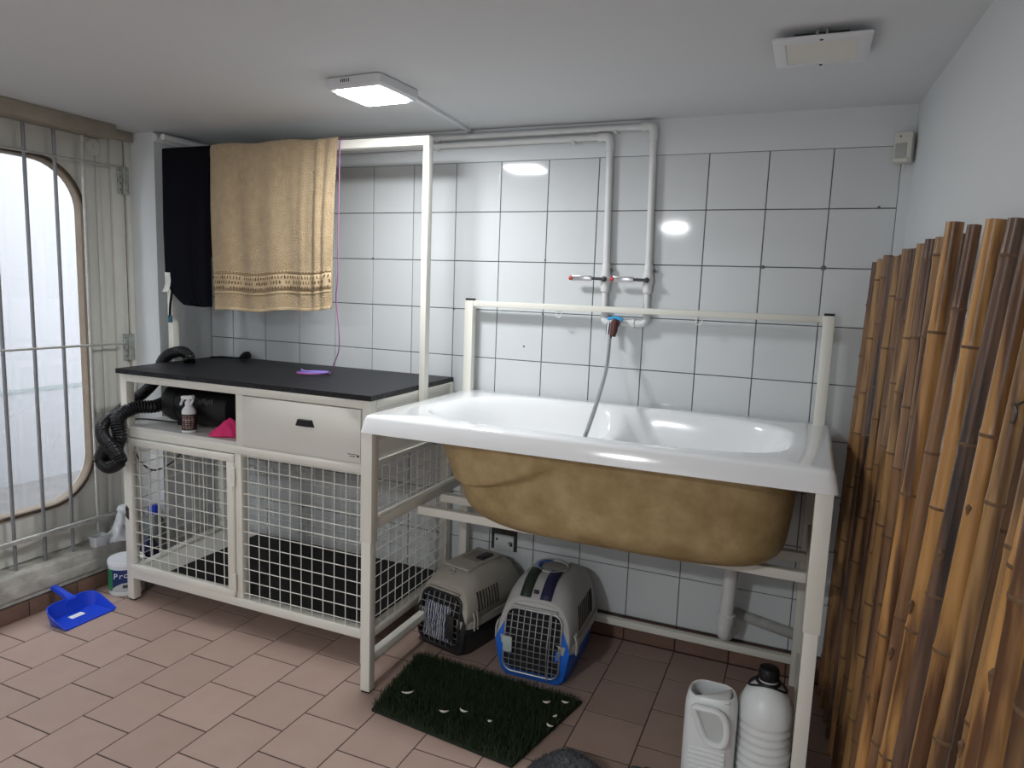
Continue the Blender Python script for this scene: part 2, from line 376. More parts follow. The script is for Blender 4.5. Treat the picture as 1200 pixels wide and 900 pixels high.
# wall tiles -------------------------------------------------------
def tile_mesh(name, w, h, t, g, bv, material):
    """a glazed tile facing -Y, centred, its face at y=0"""
    a = w / 2 - g / 2; c = h / 2 - g / 2
    vs_ = [(-a, t, -c), (a, t, -c), (a, t, c), (-a, t, c), (-a, bv, -c), (a, bv, -c), (a, bv, c), (-a, bv, c),
           (-a + bv, 0, -c + bv), (a - bv, 0, -c + bv), (a - bv, 0, c - bv), (-a + bv, 0, c - bv)]
    fs_ = [(0, 1, 5, 4), (1, 2, 6, 5), (2, 3, 7, 6), (3, 0, 4, 7), (4, 5, 9, 8), (5, 6, 10, 9), (6, 7, 11, 10), (7, 4, 8, 11), (8, 9, 10, 11)]
    me = bpy.data.meshes.new(name); me.from_pydata(vs_, [], fs_); me.materials.append(material); return me
tm = tile_mesh('wall_tile', TS, TH, 0.004, 0.0033, 0.0012, tile_m)
tm_edge = tile_mesh('wall_tile_cut', 0.14, TH, 0.004, 0.0033, 0.0012, tile_m)
for r_ in range(9):
    for c_ in range(-5, 10):
        cut = c_ == -5
        o = bpy.data.objects.new('wall_tile', tm_edge if cut else tm); COL.objects.link(o)
        place(o, (-.87 if cut else (c_ + .5) * TS, 0, (9 - r_) * TH), wall_back)
        o.rotation_euler = (R(random.uniform(-.22, .22)), 0, R(random.uniform(-.22, .22)))
for px_, py_, r_ in ((894, 313, .0065), (965, 314, .0085), (1030, 243, .0045), (532, 362, .005), (437, 303, .005), (639, 305, .004), (614, 406, .004), (636, 368, .004)):
    q_ = onY(px_, py_, 0); t_ = MB(); t_.lathe([(r_, 0), (r_, -.0012), (r_ * .6, -.002)], (q_.x, -.0002, q_.z), 12, 'y'); t_.build('wall_plug', grout, wall_back)
# skirting under the tiles, back wall
sk = struct(MB().box(-.94, 2.03, -0.002, 0.004, 0.0, 0.094).build('baseboard_back', fgrout))
sm_ = tile_mesh('skirting_tile', TS, 0.094, 0.008, 0.004, 0.0012, skirt_m)
for c_ in range(-4, 10):
    o = bpy.data.objects.new('skirting_tile', sm_); COL.objects.link(o); place(o, ((c_ + .5) * TS, -0.010, .048), sk)
# floor tiles: columns 0.2 wide, half bond ------------------------
FT = 0.2075
def floor_tile_mesh(y0, y1):
    b = MB(); a = TS / 2 - .002; c = (y1 - y0) / 2 - .0026; bv = .0005
    me = bpy.data.meshes.new('floor_tile')
    me.from_pydata([(-a, -c, -.006), (a, -c, -.006), (a, c, -.006), (-a, c, -.006), (-a, -c, -bv), (a, -c, -bv), (a, c, -bv), (-a, c, -bv), (-a + bv, -c + bv, 0), (a - bv, -c + bv, 0), (a - bv, c - bv, 0), (-a + bv, c - bv, 0)], [],
                   [(0, 1, 5, 4), (1, 2, 6, 5), (2, 3, 7, 6), (3, 0, 4, 7), (4, 5, 9, 8), (5, 6, 10, 9), (6, 7, 11, 10), (7, 4, 8, 11), (8, 9, 10, 11)])
    me.materials.append(ftile_m); return me
fm = floor_tile_mesh(0, FT); cache = {}
rest = MB()
for c_ in range(-6, 11):
    off = -0.735 if c_ % 2 == 0 else -0.839
    k0 = int(math.ceil((0 - off) / FT))
    for k in range(k0, -20, -1):
        y1 = min(off + k * FT, -.011); y0 = off + (k - 1) * FT
        if y1 - y0 < .02 or y0 < YF: continue
        x = (c_ + .5) * TS; cy = (y0 + y1) / 2
        if y0 > -2.95:
            key = round(y1 - y0, 4)
            if abs(key - FT) < 1e-3: me = fm
            else: me = cache.setdefault(key, floor_tile_mesh(y0, y1))
            o = bpy.data.objects.new('floor_tile', me); COL.objects.link(o); place(o, (x, cy, random.uniform(-.0003, .0002)), floor)
        else:
            rest.box(x - .098, x + .098, y0 + .002, y1 - .002, -.006, 0)
rest.build('distant_floor_tiles', ftile_m, floor, smooth=False, kind='stuff')

# ------------------------------------------------------------------ the left wall with its door, window and grille
YH = -0.345           # hinge side edge of the door
wy0, wy1, wz0, wz1, wr = -1.32, -.535, .385, 1.815, .20      # window opening
wl = struct(MB().box(-1.25, XL, YF, -1.62, 0, ZC).build('wall_left', plaster))
def win_ring(y0, y1, z0, z1, r, x, n=10):
    cy = (y0 + y1) / 2; cz = (z0 + z1) / 2
    return [(x, cy + p[0], cz + p[1]) for p in rrect((y1 - y0) / 2, (z1 - z0) / 2, r, n)]
# door leaf with a rounded opening
def radial_rect(ring, y0, y1, z0, z1, x):
    cy = sum(p[1] for p in ring) / len(ring); cz = sum(p[2] for p in ring) / len(ring); out = []
    for p in ring:
        dy = p[1] - cy; dz = p[2] - cz
        t = min(((y1 - cy) / dy) if dy > 1e-9 else (((y0 - cy) / dy) if dy < -1e-9 else 9e9), ((z1 - cz) / dz) if dz > 1e-9 else (((z0 - cz) / dz) if dz < -1e-9 else 9e9))
        out.append((x, cy + dy * t, cz + dz * t))
    return out
door = bpy.data.objects.new('door_1', None); COL.objects.link(door); door.location = (XL, -.93, .18); POS[door] = Vector((XL, -.93, .18)); door['kind'] = 'structure'
rg = win_ring(wy0, wy1, wz0, wz1, wr, XL); rg_b = [(XL - .045, p[1], p[2]) for p in rg]
dy0, dy1, dz0, dz1 = -1.50, -.40, .185, 1.955
of = radial_rect(rg, dy0, dy1, dz0, dz1, XL); ob = [(XL - .045, p[1], p[2]) for p in of]
# square the corners of the leaf
def snap(ring):
    out = list(ring)
    for (cy, cz) in ((dy0, dz0), (dy0, dz1), (dy1, dz0), (dy1, dz1)):
        i = min(range(len(out)), key=lambda k: (out[k][1] - cy) ** 2 + (out[k][2] - cz) ** 2); out[i] = (out[i][0], cy, cz)
    return out
of = snap(of); ob = [(XL - .045, p[1], p[2]) for p in of]
lf = MB(); lf.loft([rg, of, ob, rg_b, rg], False, False); leaf = lf.build('door_leaf', door_m, door, ang=25)
g = MB(); g.loft([win_ring(wy0 - .012, wy1 + .012, wz0 - .012, wz1 + .012, wr + .012, XL + .002), win_ring(wy0 - .010, wy1 + .010, wz0 - .010, wz1 + .010, wr + .01, XL + .012),
                  win_ring(wy0 + .004, wy1 - .004, wz0 + .004, wz1 - .004, wr - .004, XL + .012), win_ring(wy0 + .006, wy1 - .006, wz0 + .006, wz1 - .006, wr - .006, XL - .01)], False, False)
g.build('gasket', gasket_m, door)
g = MB(); g.loft([win_ring(wy0 + .006, wy1 - .006, wz0 + .006, wz1 - .006, wr - .006, XL + .004), win_ring(wy0 + .011, wy1 - .011, wz0 + .011, wz1 - .011, wr - .011, XL - .006),
                  win_ring(wy0 + .011, wy1 - .011, wz0 + .011, wz1 - .011, wr - .011, XL - .028)], False, False)
g.build('inner_window_frame', winframe_m, door)
wnd = MB(); rr_ = win_ring(wy0 + .008, wy1 - .008, wz0 + .008, wz1 - .008, wr - .008, XL - .022); wnd.loft([rr_, [(p[0] - .004, p[1], p[2]) for p in rr_]])
struct(wnd.build('window_1', glass))
# panel lines pressed into the leaf, and the hinge stile
for y in (-.455,):
    MB().box(XL, XL + .006, y - .012, y + .012, .2, 1.93, .003).build('stile_ridge', door_m, door)
# jamb between leaf and pilaster
tr = struct(MB().box(XL - .04, XL + .012, -.398, -.352, 0.10, 1.95, .003).build('trim_1', door_m))
MB().box(XL - .04, XL + .006, -.352, -.334, 0.10, 1.95, .002).build('rebate_strip', door_m, tr)
MB().box(XL - .04, XL + .003, -.334, -.328, 0.10, 1.95).build('rusty_gap', rust_m, tr)
MB().box(XL - .04, XL + .016, -.328, -.303, 0.10, 1.97, .002).build('jamb_edge', door_m, tr)
for z in (1.775, 1.035):
    h = thing('door_hinge', 'upper painted steel hinge on the door jamb near the ceiling' if z > 1.5 else 'lower painted steel hinge on the door jamb level with the table top', 'hinge', (XL + .02, -.345, z - .06), group='door hinges')
    MB().box(XL + .012, XL + .017, -.372, -.348, z - .06, z + .06, .001).build('leaf_plate', hinge_m, h)
    MB().box(XL + .016, XL + .021, -.338, -.318, z - .06, z + .06, .001).build('leaf_plate', hinge_m, h)
    MB().tube([(XL + .02, -.343, z - .06), (XL + .02, -.343, z + .06)], .006, 10).build('knuckle', hinge_m, h)
    for dz in (-.042, -.014, .014, .042):
        MB().lathe([(.0035, 0), (.003, .0015), (.001, .002)], (XL + .0165, -.360, z + dz), 8, 'x').build('screw', dark_steel, h)
# lintel beam and sill
struct(MB().box(-1.25, -.985, -1.62, -.445, 1.932, ZC, .004).box(-1.25, -1.06, -.446, -.305, 1.945, ZC, .004).build('trim_2', beam_m))
MB_ = MB(); MB_.box(-1.25, -1.0, -1.62, -.303, .0, .176, .008); sill = struct(MB_.build('trim_3', sill_m))
MB().box(-1.02, -.992, -1.62, -.305, .085, .13, .004).build('sill_ledge', sill_m, sill)
struct(MB().box(-1.25, XL, -1.62, -1.50, 0.176, 1.94).build('wall_left_pier', plaster))
sk2 = struct(MB().box(-1.0, -.990, -1.62, -.305, 0, .066).build('baseboard_left', fgrout))
for k in range(7):
    y = -.41 - k * .2; MB().box(-.990, -.984, y - .098, y + .098, .002, .064, .001).build('skirting_tile', skirt_m, sk2)
# window grille
gr = thing('window_grille', 'grey steel security grille of upright bars before the rounded window', 'grille', (-1.055, -.93, .176))
for k in range(-1, 7):
    y = -.552 - .119 * k
    if k == -1: continue
    MB().tube([(-1.055, y, .176), (-1.055, y, 1.925)], .0072, 10).build('bar', bar_m if k else rail_m, gr)
for z, h_ in ((1.80, .008), (1.057, .010)):
    MB().tube([(-1.045, -1.45, z), (-1.045, -.395, z + (.026 if z > 1.5 else 0))], h_ / 2, 8).build('cross_rod', rail_m, gr)
MB().box(-1.050, -1.035, -1.45, -.395, .285, .303, .002).build('cross_rail', rail_m, gr)
# round cover plates near the lintel
dcap = MB(); dcap.lathe([(.034, 0), (.034, .006), (.030, .010), (.008, .012), (.006, .018), (.001, .018)], (XL + .002, -.475, 1.895), 24, 'x')
tag(dcap.build('cover_disc', door_m), 'round painted cover disc high on the door below the beam', 'cover plate')

# outside the window
struct(MB().box(-2.62, -2.5, -4, 2.2, -.3, 3.2).build('outside_wall', ext_wall))
struct(MB().box(-2.5, -2.485, -4, 2.2, .648, .666).build('outside_ledge', ext_ledge))
struct(MB().box(-2.5, -2.49, -4, 2.2, -.3, .648).build('outside_base_wall', ext_base))
struct(MB().box(-2.6, -1.26, -4, 2.2, -.4, .10).build('outside_ground', ext_ground))

# ================================================================== GROOMING TABLE
TX0, TX1, TY0 = -.785, .425, -.63
TBK = -.025; LB = -.855   # back-left corner swings out a little
gt = thing('grooming_table', 'white steel grooming table with black top, drawer and wire cage', 'table', (-.18, -.32, 0))
def skewx(y): return TX0 + (LB - TX0) * (y - TY0) / (TBK - TY0)
top = MB(); top.loft([[(TX0 - .008, TY0 - .012, z), (TX1 + .008, TY0 - .012, z), (TX1 - .012, -.008, z), (LB - .02, -.008, z)] for z in (.9665, .985)])
top.build('table_top', rubber, gt, ang=20)
lw = .036
for (x, y) in ((TX0, TY0), (TX1 - lw, TY0), (LB, TBK - lw), (TX1 - lw, TBK - lw)):
    MB().box(x, x + lw, y, y + lw, 0.006, .966, .002).build('leg', white_metal, gt)
    MB().box(x + .002, x + lw - .002, y + .002, y + lw - .002, 0, .007, .001).build('foot', black_p, gt)
y1 = TY0 + lw
def rail(name, p, q, w_, h_, m_=white_metal): return MB().beam(p, q, w_, h_, .002).build(name, m_, gt)
rail('top_rail', (TX0 + lw, TY0 + lw / 2, .950), (TX1 - lw, TY0 + lw / 2, .950), lw, .031)
rail('top_rail', (LB + lw, TBK - lw / 2, .950), (TX1 - lw, TBK - lw / 2, .950), lw, .031)
rail('top_rail', (TX0 + lw / 2, TY0 + lw, .950), (LB + lw / 2, TBK - lw, .950), lw, .031)
rail('top_rail', (TX1 - lw / 2, TY0 + lw, .950), (TX1 - lw / 2, TBK - lw, .950), lw, .031)
rail('shelf_rail', (TX0 + lw, TY0 + lw / 2, .723), (TX1 - lw, TY0 + lw / 2, .723), lw, .032)
rail('bottom_rail', (TX0 + lw, TY0 + lw / 2, .117), (TX1 - lw, TY0 + lw / 2, .117), lw, .034)
rail('bottom_rail', (LB + lw, TBK - lw / 2, .117), (TX1 - lw, TBK - lw / 2, .117), lw, .034)
rail('bottom_rail', (TX0 + lw / 2, TY0 + lw, .125), (LB + lw / 2, TBK - lw, .125), lw, .034)
rail('bottom_rail', (TX1 - lw / 2, TY0 + lw, .117), (TX1 - lw / 2, TBK - lw, .117), lw, .034)
rail('divider_post', (-.158, TY0 + lw / 2, .739), (-.158, TY0 + lw / 2, .935), .034, lw)
rail('middle_post', (-.168, TY0 + lw / 2, .134), (-.168, TY0 + lw / 2, .707), .030, lw)
b = MB(); b.loft([[(TX0 + .005, TY0 + .004, z), (TX1 - .005, TY0 + .004, z), (TX1 - .005, TBK - .004, z), (LB + .02, TBK - .004, z)] for z in (.7395, .752)]); b.build('shelf', shelf_board, gt, ang=20)
b = MB(); b.loft([[(TX0 + .03, TY0 + .03, z), (TX1 - .03, TY0 + .03, z), (TX1 - .03, TBK - .02, z), (LB + .05, TBK - .02, z)] for z in (.120, .132)]); b.build('cage_floor', white_board, gt, ang=20)
MB().box(-.155, -.150, TY0 + .04, TBK - .03, .752, .934).build('divider_panel', white_board, gt)
MB().box(TX1 - .008, TX1 - .002, TY0 + lw, TBK - lw, .735, .934).build('side_panel', white_board, gt)
MB().box(LB + .03, TX1 - .03, TBK - .012, TBK - .006, .752, .934).build('back_panel', matblack, gt)
MB().tube([(TX1 + .004, TY0 + .05, .752), (TX1 + .004, -.22, .752)], .0035, 8).build('edge_rod', wire_m, gt)
# drawer
dr = MB().box(-.139, .386, TY0 - .004, TY0 + .014, .747, .932, .002).build('drawer', white_board, gt)
MB().box(-.12, .37, TY0 + .014, TBK - .06, .757, .895).build('drawer_box', white_board, dr)
hb = MB(); hc = (.152, TY0 - .004, .860)
prof = [(-.040, -.010), (-.030, .014), (.030, .014), (.040, -.010)]
hb.loft([[(hc[0] + x * s_, hc[1] - d, hc[2] + z * s_) for x, z in prof] for d, s_ in ((0, 1), (.008, .97), (.013, .85))]); hb.build('handle', black_p, dr, ang=25)
MB().box(hc[0] - .028, hc[0] + .028, hc[1] - .0145, hc[1] - .010, hc[2] - .009, hc[2] + .003, .001).build('handle_grip', inner_dark, dr)
lb = MB()
for i, (x0_, x1_) in enumerate(((.335, .345), (.347, .352), (.354, .362), (.364, .370))): lb.box(x0_, x1_, TY0 - .0048, TY0 - .004, .7715, .7740)
for i, (x0_, x1_) in enumerate(((.342, .350), (.352, .366))): lb.box(x0_, x1_, TY0 - .0048, TY0 - .004, .764, .7668)
lb.box(.372, .381, TY0 - .0048, TY0 - .004, .764, .772)
lb.build('maker_print', letter_d, dr, smooth=False)
# wire mesh
def wires(origin, ux, uz, W, H, pitch, r=.0019, out=(0, -1, 0), u0=.0, v0=.0):
    b = MB(); O = Vector(origin); ux = Vector(ux); uz = Vector(uz); out = Vector(out)
    u = u0 or pitch
    while u < W - .004:
        b.tube([O + ux * u, O + ux * u + uz * H], r, 5, False); u += pitch
    v = v0 or pitch
    while v < H - .004:
        b.tube([O + uz * v + out * r * 1.7, O + ux * W + uz * v + out * r * 1.7], r, 5, False); v += pitch
    return b
wires((-.150, TY0 + .010, .128), (1, 0, 0), (0, 0, 1), .545, .585, .0495, u0=.022, v0=.03).build('wire_mesh', wire_m, gt, kind='stuff')
sy = (TBK - TY0); dv = Vector((LB - TX0, sy, 0)).normalized()
wires((TX1 - .004, TY0 + .03, .128), (0, 1, 0), (0, 0, 1), .54, .60, .0495, out=(1, 0, 0)).build('wire_mesh', wire_m, gt, kind='stuff')
wires((TX0 + .010, TY0 + .03, .128), dv, (0, 0, 1), .54, .60, .0495, out=(-1, 0, 0)).build('wire_mesh', wire_m, gt, kind='stuff')
wires((LB + .03, TBK - .016, .128), (1, 0, 0), (0, 0, 1), 1.21, .60, .0495).build('wire_mesh', wire_m, gt, kind='stuff')
# cage door
cdr = MB(); fx0, fx1, fz0, fz1 = TX0 + lw + .003, -.186, .140, .703; fw = .028; ya, yb = TY0 - .012, TY0 + .012
for a_ in ((fx0, fx1, fz0, fz0 + fw), (fx0, fx1, fz1 - fw, fz1), (fx0, fx0 + fw * .7, fz0 + fw, fz1 - fw), (fx1 - fw, fx1, fz0 + fw, fz1 - fw)):
    cdr.box(a_[0], a_[1], ya, yb, a_[2], a_[3], .002)
cage_door = cdr.build('cage_door', white_metal, gt)
wires((fx0 + .01, TY0 + .006, fz0 + .02), (1, 0, 0), (0, 0, 1), fx1 - fx0 - .03, fz1 - fz0 - .035, .0495, u0=.04, v0=.045).build('wire_mesh', wire_m, cage_door, kind='stuff')
for z in (.62, .20): MB().tube([(fx1 + .008, TY0 - .014, z - .035), (fx1 + .008, TY0 - .014, z + .035)], .006, 10).build('hinge', white_metal, cage_door)
# chipped paint patch on the front left leg
b = MB(); pc = [(-.779, .372), (-.772, .384), (-.764, .376), (-.756, .378), (-.752, .362), (-.760, .352), (-.756, .340), (-.770, .345), (-.780, .352), (-.776, .362)]
b.loft([[(-.767 + (x + .767) * 1.15, y, .362 + (z - .362) * 1.5 + .02) for x, z in pc] for y in (TY0 - .0002, TY0 - .0008)]); b.build('chipped_patch', dark_steel, gt, smooth=False)
# overhead rail
ft = .033; YB = -.300
ov = MB().box(-.868, .450, YB - ft / 2, YB + ft / 2, 1.868, 1.868 + ft, .002).build('overhead_bar', white_metal, gt)
MB().box(.426, .450, YB - ft / 2, YB + ft / 2, .925, 1.868, .002).build('overhead_post', white_metal, gt)
MB().box(-.868, -.838, YB - ft / 2, YB + ft / 2, .905, 1.868, .002).build('overhead_post', white_metal, gt)
# black mat in the cage
b = MB(); b.loft([[(-.60, -.590, z), (.385, -.590, z), (.385, -.05, z), (-.60, -.05, z)] for z in (.1325, .140)])
tag(b.build('cage_mat', matblack, ang=20), 'flat black mat lying on the floor of the wire cage', 'mat')

# ================================================================== BATHTUB
TCX, TCY = 1.175, -.393; RA, RB = .700, .382
base = []
for k in range(160):
    pass
pts = []
def edge_pts(a, b_, r, n_long, n_short):
    out = []
    def seg(p, q, n):
        for i in range(n): t = i / n; out.append((p[0] + (q[0] - p[0]) * t, p[1] + (q[1] - p[1]) * t))
    def arc(cx, cy, a0):
        for i in range(6): t = R(a0 + 15 * i); out.append((cx + r * math.cos(t), cy + r * math.sin(t)))
    seg((a, -b_ + r), (a, b_ - r), n_short); arc(a - r, b_ - r, 0)
    seg((a - r, b_), (-a + r, b_), n_long); arc(-a + r, b_ - r, 90)
    seg((-a, b_ - r), (-a, -b_ + r), n_short); arc(-a + r, -b_ + r, 180)
    seg((-a + r, -b_), (a - r, -b_), n_long); arc(a - r, -b_ + r, 270)
    return out
outer = edge_pts(RA, RB, .022, 48, 26)
TH_ = [math.atan2(p[1], p[0]) for p in outer]
def sup(a, b_, n, t):
    c, s_ = abs(math.cos(t)), abs(math.sin(t)); r = ((c / a) ** n + (s_ / b_) ** n) ** (-1 / n)
    return r * math.cos(t), r * math.sin(t)
def outer_ring(d, z): return [(TCX + p[0] * (1 - d / RA), TCY + p[1] * (1 - d / RB), z) for p in outer]
def open_ring(a, b_, n, z): return [(TCX + x, TCY + y, z) for x, y in (sup(a, b_, n, t) for t in TH_)]
def depth(x, y):
    left = .150; ridge = .085; right = .335
    if x < 1.085: d = left
    elif x < 1.125: d = left + (ridge - left) * sstep(1.085, 1.125, x)
    elif x < 1.165: d = ridge
    else: d = ridge + (right - ridge) * sstep(1.165, 1.30, x)
    return d
OA, OB, ON = .575, .288, 3.6
rings = [outer_ring(.02, .889), outer_ring(0, .889), outer_ring(.001, .894), outer_ring(.010, .935), outer_ring(.014, .942), outer_ring(.022, .945),
         open_ring(OA + .018, OB + .018, ON, .945), open_ring(OA + .008, OB + .008, ON, .9435), open_ring(OA, OB, ON, .938)]
zr = .938
for t in (.985, .97, .955, .94, .92, .90, .88, .86, .83, .80, .76, .72, .66, .6, .52, .44, .36, .28, .2, .12, .05, .012):
    ring = []
    for th in TH_:
        x, y = sup(OA * t, OB * t, ON - (1 - t) * 1.2, th)
        s_ = sstep(-.12, 1.0, (1 - t) / .27) if t > .73 else 1.0
        s0 = sstep(-.12, 1.0, 0); s_ = (s_ - s0) / (1 - s0)
        d = depth(TCX + x, TCY + y) * s_ + .012 * (1 - t)
        ring.append((TCX + x, TCY + y, zr - d))
    rings.append(ring)
bt = thing('bathtub', 'white acrylic bathtub with raw brown fibreglass underside on a raised stand', 'bathtub', (TCX, TCY, .572))
bb = MB(); bb.loft(rings, False, True); bb.build('basin', acryl, bt, ang=60)
sh = MB(); srings = []
NS = 220; 
for k in range(71):
    s_ = k / 70; z = .900 - (.900 - .573) * s_
    rd = .085; zb = z - .573
    rnd = (rd - math.sqrt(max(0, rd * rd - (rd - zb) ** 2))) if zb < rd else 0
    if k == 70: rnd = rd
    xl = .640 + .115 * s_ + rnd * 1.5; xr = 1.782 - .030 * s_ ** 2 - rnd * 1.0
    yf = -.700 + .075 * s_ + rnd * .9; ybk = -.10 - .05 * s_ - rnd * .8
    cx, cy, a, b_ = (xl + xr) / 2, (yf + ybk) / 2, (xr - xl) / 2, (ybk - yf) / 2
    ring = []
    for j in range(NS):
        t0 = 2 * math.pi * j / NS
        # even spacing along the long sides
        n_ = 3.6; c_, q_ = math.cos(t0), math.sin(t0)
        x = cx + a * math.copysign(abs(c_) ** (2 / n_), c_); y = cy + b_ * math.copysign(abs(q_) ** (2 / n_), q_)
        seam = .728 + .155 * max(0, (x - .80) / .38) ** 1.6 if x > .80 else .728
        sw = .004 + .022 * max(0, (x - .88) / .25); bul = .026 * sstep(seam - sw, seam + sw, z) * (1 - sstep(1.02, 1.20, x))
        if y < cy: y -= bul
        else: y += bul * .5
        ring.append((x, y, z))
    srings.append(ring)
sh.loft(srings, False, True); sh.build('shell', fibre, bt, ang=50)
MB().lathe([(.028, 0), (.034, .003), (.034, .006), (.022, .008)], (1.59, -.36, .5925), 20).build('plug_hole', chrome, bt)

# stand under the tub
ts = thing('tub_stand', 'white steel tube stand carrying the bathtub with a tall back rail', 'stand', (TCX, TCY, 0))
def trail(name, p, q, w_, h_): return MB().beam(p, q, w_, h_, .002).build(name, white_metal, ts)
LX0, LX1, LYF, LYB = .505, 1.843, -.752, -.052
for x in (LX0, LX1):
    l = MB().box(x - .021, x + .021, LYF - .019, LYF + .019, .525, .888, .002).build('leg', white_metal, ts)
    MB().box(x - .0175, x + .0175, LYF - .0165, LYF + .0165, .006, .527, .002).build('lower_leg', white_metal, l)
    MB().box(x - .015, x + .015, LYF - .014, LYF + .014, 0, .006).build('foot', black_p, l)
    if x == LX0: MB().box(x - .018, x + .018, LYB - .016, LYB + .016, .0, 1.31, .002).build('leg', white_metal, ts)
    else: MB().box(x - .030, x + .006, LYB - .016, LYB + .016, .0, 1.31, .002).build('leg', white_metal, ts)
    xo = x if x == LX0 else x - .012
    MB().box(xo - .016, xo + .016, LYB - .014, LYB + .014, 1.31, 1.318).build('end_cap', black_p, ts)
    trail('side_rail', (x, LYF + .02, .580), (x, LYB - .015, .580), .034, .034)
    trail('bottom_rail', (x, LYF + .02, .115), (x, LYB - .015, .115), .028, .028)
    trail('rim_rail', (x, LYF + .02, .872), (x, LYB - .015, .872), .03, .03)
for y in (-.455, -.285): trail('cross_rail', (LX0 + .017, y, .554), (LX1 - .017, y, .554), .030, .030)
trail('back_rail', (LX0 + .018, LYB, .092), (LX1 - .03, LYB, .092), .026, .026)
trail('top_bar', (LX0 - .018, LYB, 1.298), (LX1 + .006, LYB, 1.298), .022, .022)
for px in (655, 820):
    p = onY(px, 366, LYB); k = []
    for i in range(13): a = math.pi * 2 * i / 12; k.append((p.x + .011 * math.cos(a), LYB, 1.271 + .012 * math.sin(a)))
    MB().tube(k[:-1], .0022, 6, closed=True).build('hook_ring', white_metal, ts)

# ================================================================== PLUMBING
def pipe_thing(name, label, top_x, bot_x, z_h, r, yy):
    t = thing(name, label, 'pipe', (bot_x, yy, 1.25), group='water supply pipes')
    p = [(-.85, yy, z_h - .004), (top_x - .03, yy, z_h)]
    MB().tube(p, r * .85, 12).build('horizontal_run', pvc, t)
    MB().tube(smooth_path([(top_x - .045, yy, z_h), (top_x - .012, yy, z_h), (top_x, yy, z_h - .012), (top_x + .001, yy, z_h - .05)], 6), r * 1.25, 14).build('elbow', pvc, t)
    MB().tube([(top_x + .001, yy, z_h - .04), (bot_x, yy, 1.45)], r, 14).build('riser', pvc, t)
    MB().lathe([(r * 1.25, 0), (r * 1.25, .03), (r * 1.1, .034)], (bot_x, yy, 1.435), 16).build('collar', pvc, t)
    v = MB().lathe([(r * .95, -.05), (r * 1.35, -.044), (r * 1.4, -.02), (r * 1.75, 0), (r * 1.4, .02), (r * 1.3, .03)], (bot_x, yy, 1.410), 16).build('valve_body', pvc, t)
    MB().lathe([(.010, 0), (.010, -.018), (.007, -.020)], (bot_x, yy - r, 1.41), 12, 'y').build('spindle', dark_steel, v)
    MB().tube([(bot_x, yy - r - .016, 1.410), (bot_x - .045, yy - r - .018, 1.411)], .0055, 10).build('lever_arm', dark_steel, v)
    MB().box(bot_x - .125, bot_x - .045, yy - r - .023, yy - r - .015, 1.401, 1.421, .003).build('lever', chrome, v)
    MB().lathe([(.007, -.012), (.0085, -.009), (.0085, 0)], (bot_x - .122, yy - r - .019, 1.411), 12, 'x').build('lever_tip', red_p, v)
    MB().tube([(bot_x, yy, 1.37), (bot_x + .004, yy, 1.275)], r * .85, 14).build('lower_riser', pvc, t)
    for zc in (1.445,):
        MB().box(bot_x + r, bot_x + r + .018, yy + .0, -.001, zc - .006, zc + .006, .002).build('clamp', pvc, t)
        MB().lathe([(.007, 0), (.007, -.006)], (bot_x + r + .010, yy + .004, zc), 10, 'y').build('clamp_screw', dark_steel, t)
    for px_, pz in ((-.55, z_h), (.32, z_h), (top_x - .14, z_h)):
        MB().box(px_ - .006, px_ + .006, yy - r, -.0005, pz - r * 1.4, pz - r * .7, .001).build('pipe_clip', pvc, t)
    return t
pp1 = pipe_thing('water_pipe', 'white wall pipe with lever valve, the left of the two risers', 1.040, 1.052, 1.927, .0125, -.018)
pp2 = pipe_thing('water_pipe', 'white wall pipe with lever valve, the right of the two risers', 1.200, 1.212, 1.957, .0125, -.018)
fx = thing('shower_mixer', 'blue-topped brown and chrome shower tap joining the two pipes', 'tap', (1.10, -.03, 1.22))
MB().tube(smooth_path([(1.056, -.018, 1.282), (1.058, -.030, 1.262), (1.072, -.032, 1.252), (1.095, -.032, 1.252)], 5), .014, 14).build('elbow', pvc, fx)
MB().tube(smooth_path([(1.216, -.018, 1.282), (1.214, -.030, 1.262), (1.200, -.032, 1.252), (1.15, -.032, 1.252)], 5), .014, 14).build('elbow', pvc, fx)
MB().lathe([(.014, 0), (.0175, .002), (.0175, .016), (.014, .018)], (1.16, -.032, 1.252), 14, 'x').build('union_nut', pvc, fx)
MB().tube([(1.085, -.032, 1.252), (1.155, -.032, 1.252)], .0125, 14).build('body', pvc, fx)
MB().lathe([(.012, .0), (.016, -.006), (.016, -.026), (.010, -.032)], (1.110, -.044, 1.248), 14, 'y').build('valve', brown_p, fx)
MB().tube([(1.110, -.066, 1.252), (1.108, -.070, 1.222), (1.104, -.072, 1.200)], [.014, .014, .011], 14).build('outlet', brown_p, fx)
MB().obox((1.098, -.062, 1.268), (.96, 0, .28), (0, 1, 0), (-.28, 0, .96), .018, .009, .006, .003).build('handle', lightblue_p, fx)
MB().obox((1.124, -.062, 1.267), (.96, 0, -.25), (0, 1, 0), (.25, 0, .96), .014, .009, .006, .003).build('handle', lightblue_p, fx)
MB().tube([(1.080, -.040, 1.252), (1.078, -.046, 1.205)], .008, 10).build('hook', chrome, fx)
e0 = onY(716, 392, -.075); e1 = onZ(686, 510, .930)
hp = resample(smooth_path([Vector((1.104, -.072, 1.205)), e0 + Vector((-.003, 0, -.01)), onY(711, 430, -.17), onY(700, 470, -.36), e1, e1 + Vector((-.02, -.015, -.06))], 10), .0035)
b = MB(); b.tube(hp, [.0072 if i % 2 else .0062 for i in range(len(hp))], 10)
tag(b.build('shower_hose', chrome, ang=80), 'grey flexible metal shower hose hanging from the tap into the tub', 'hose')
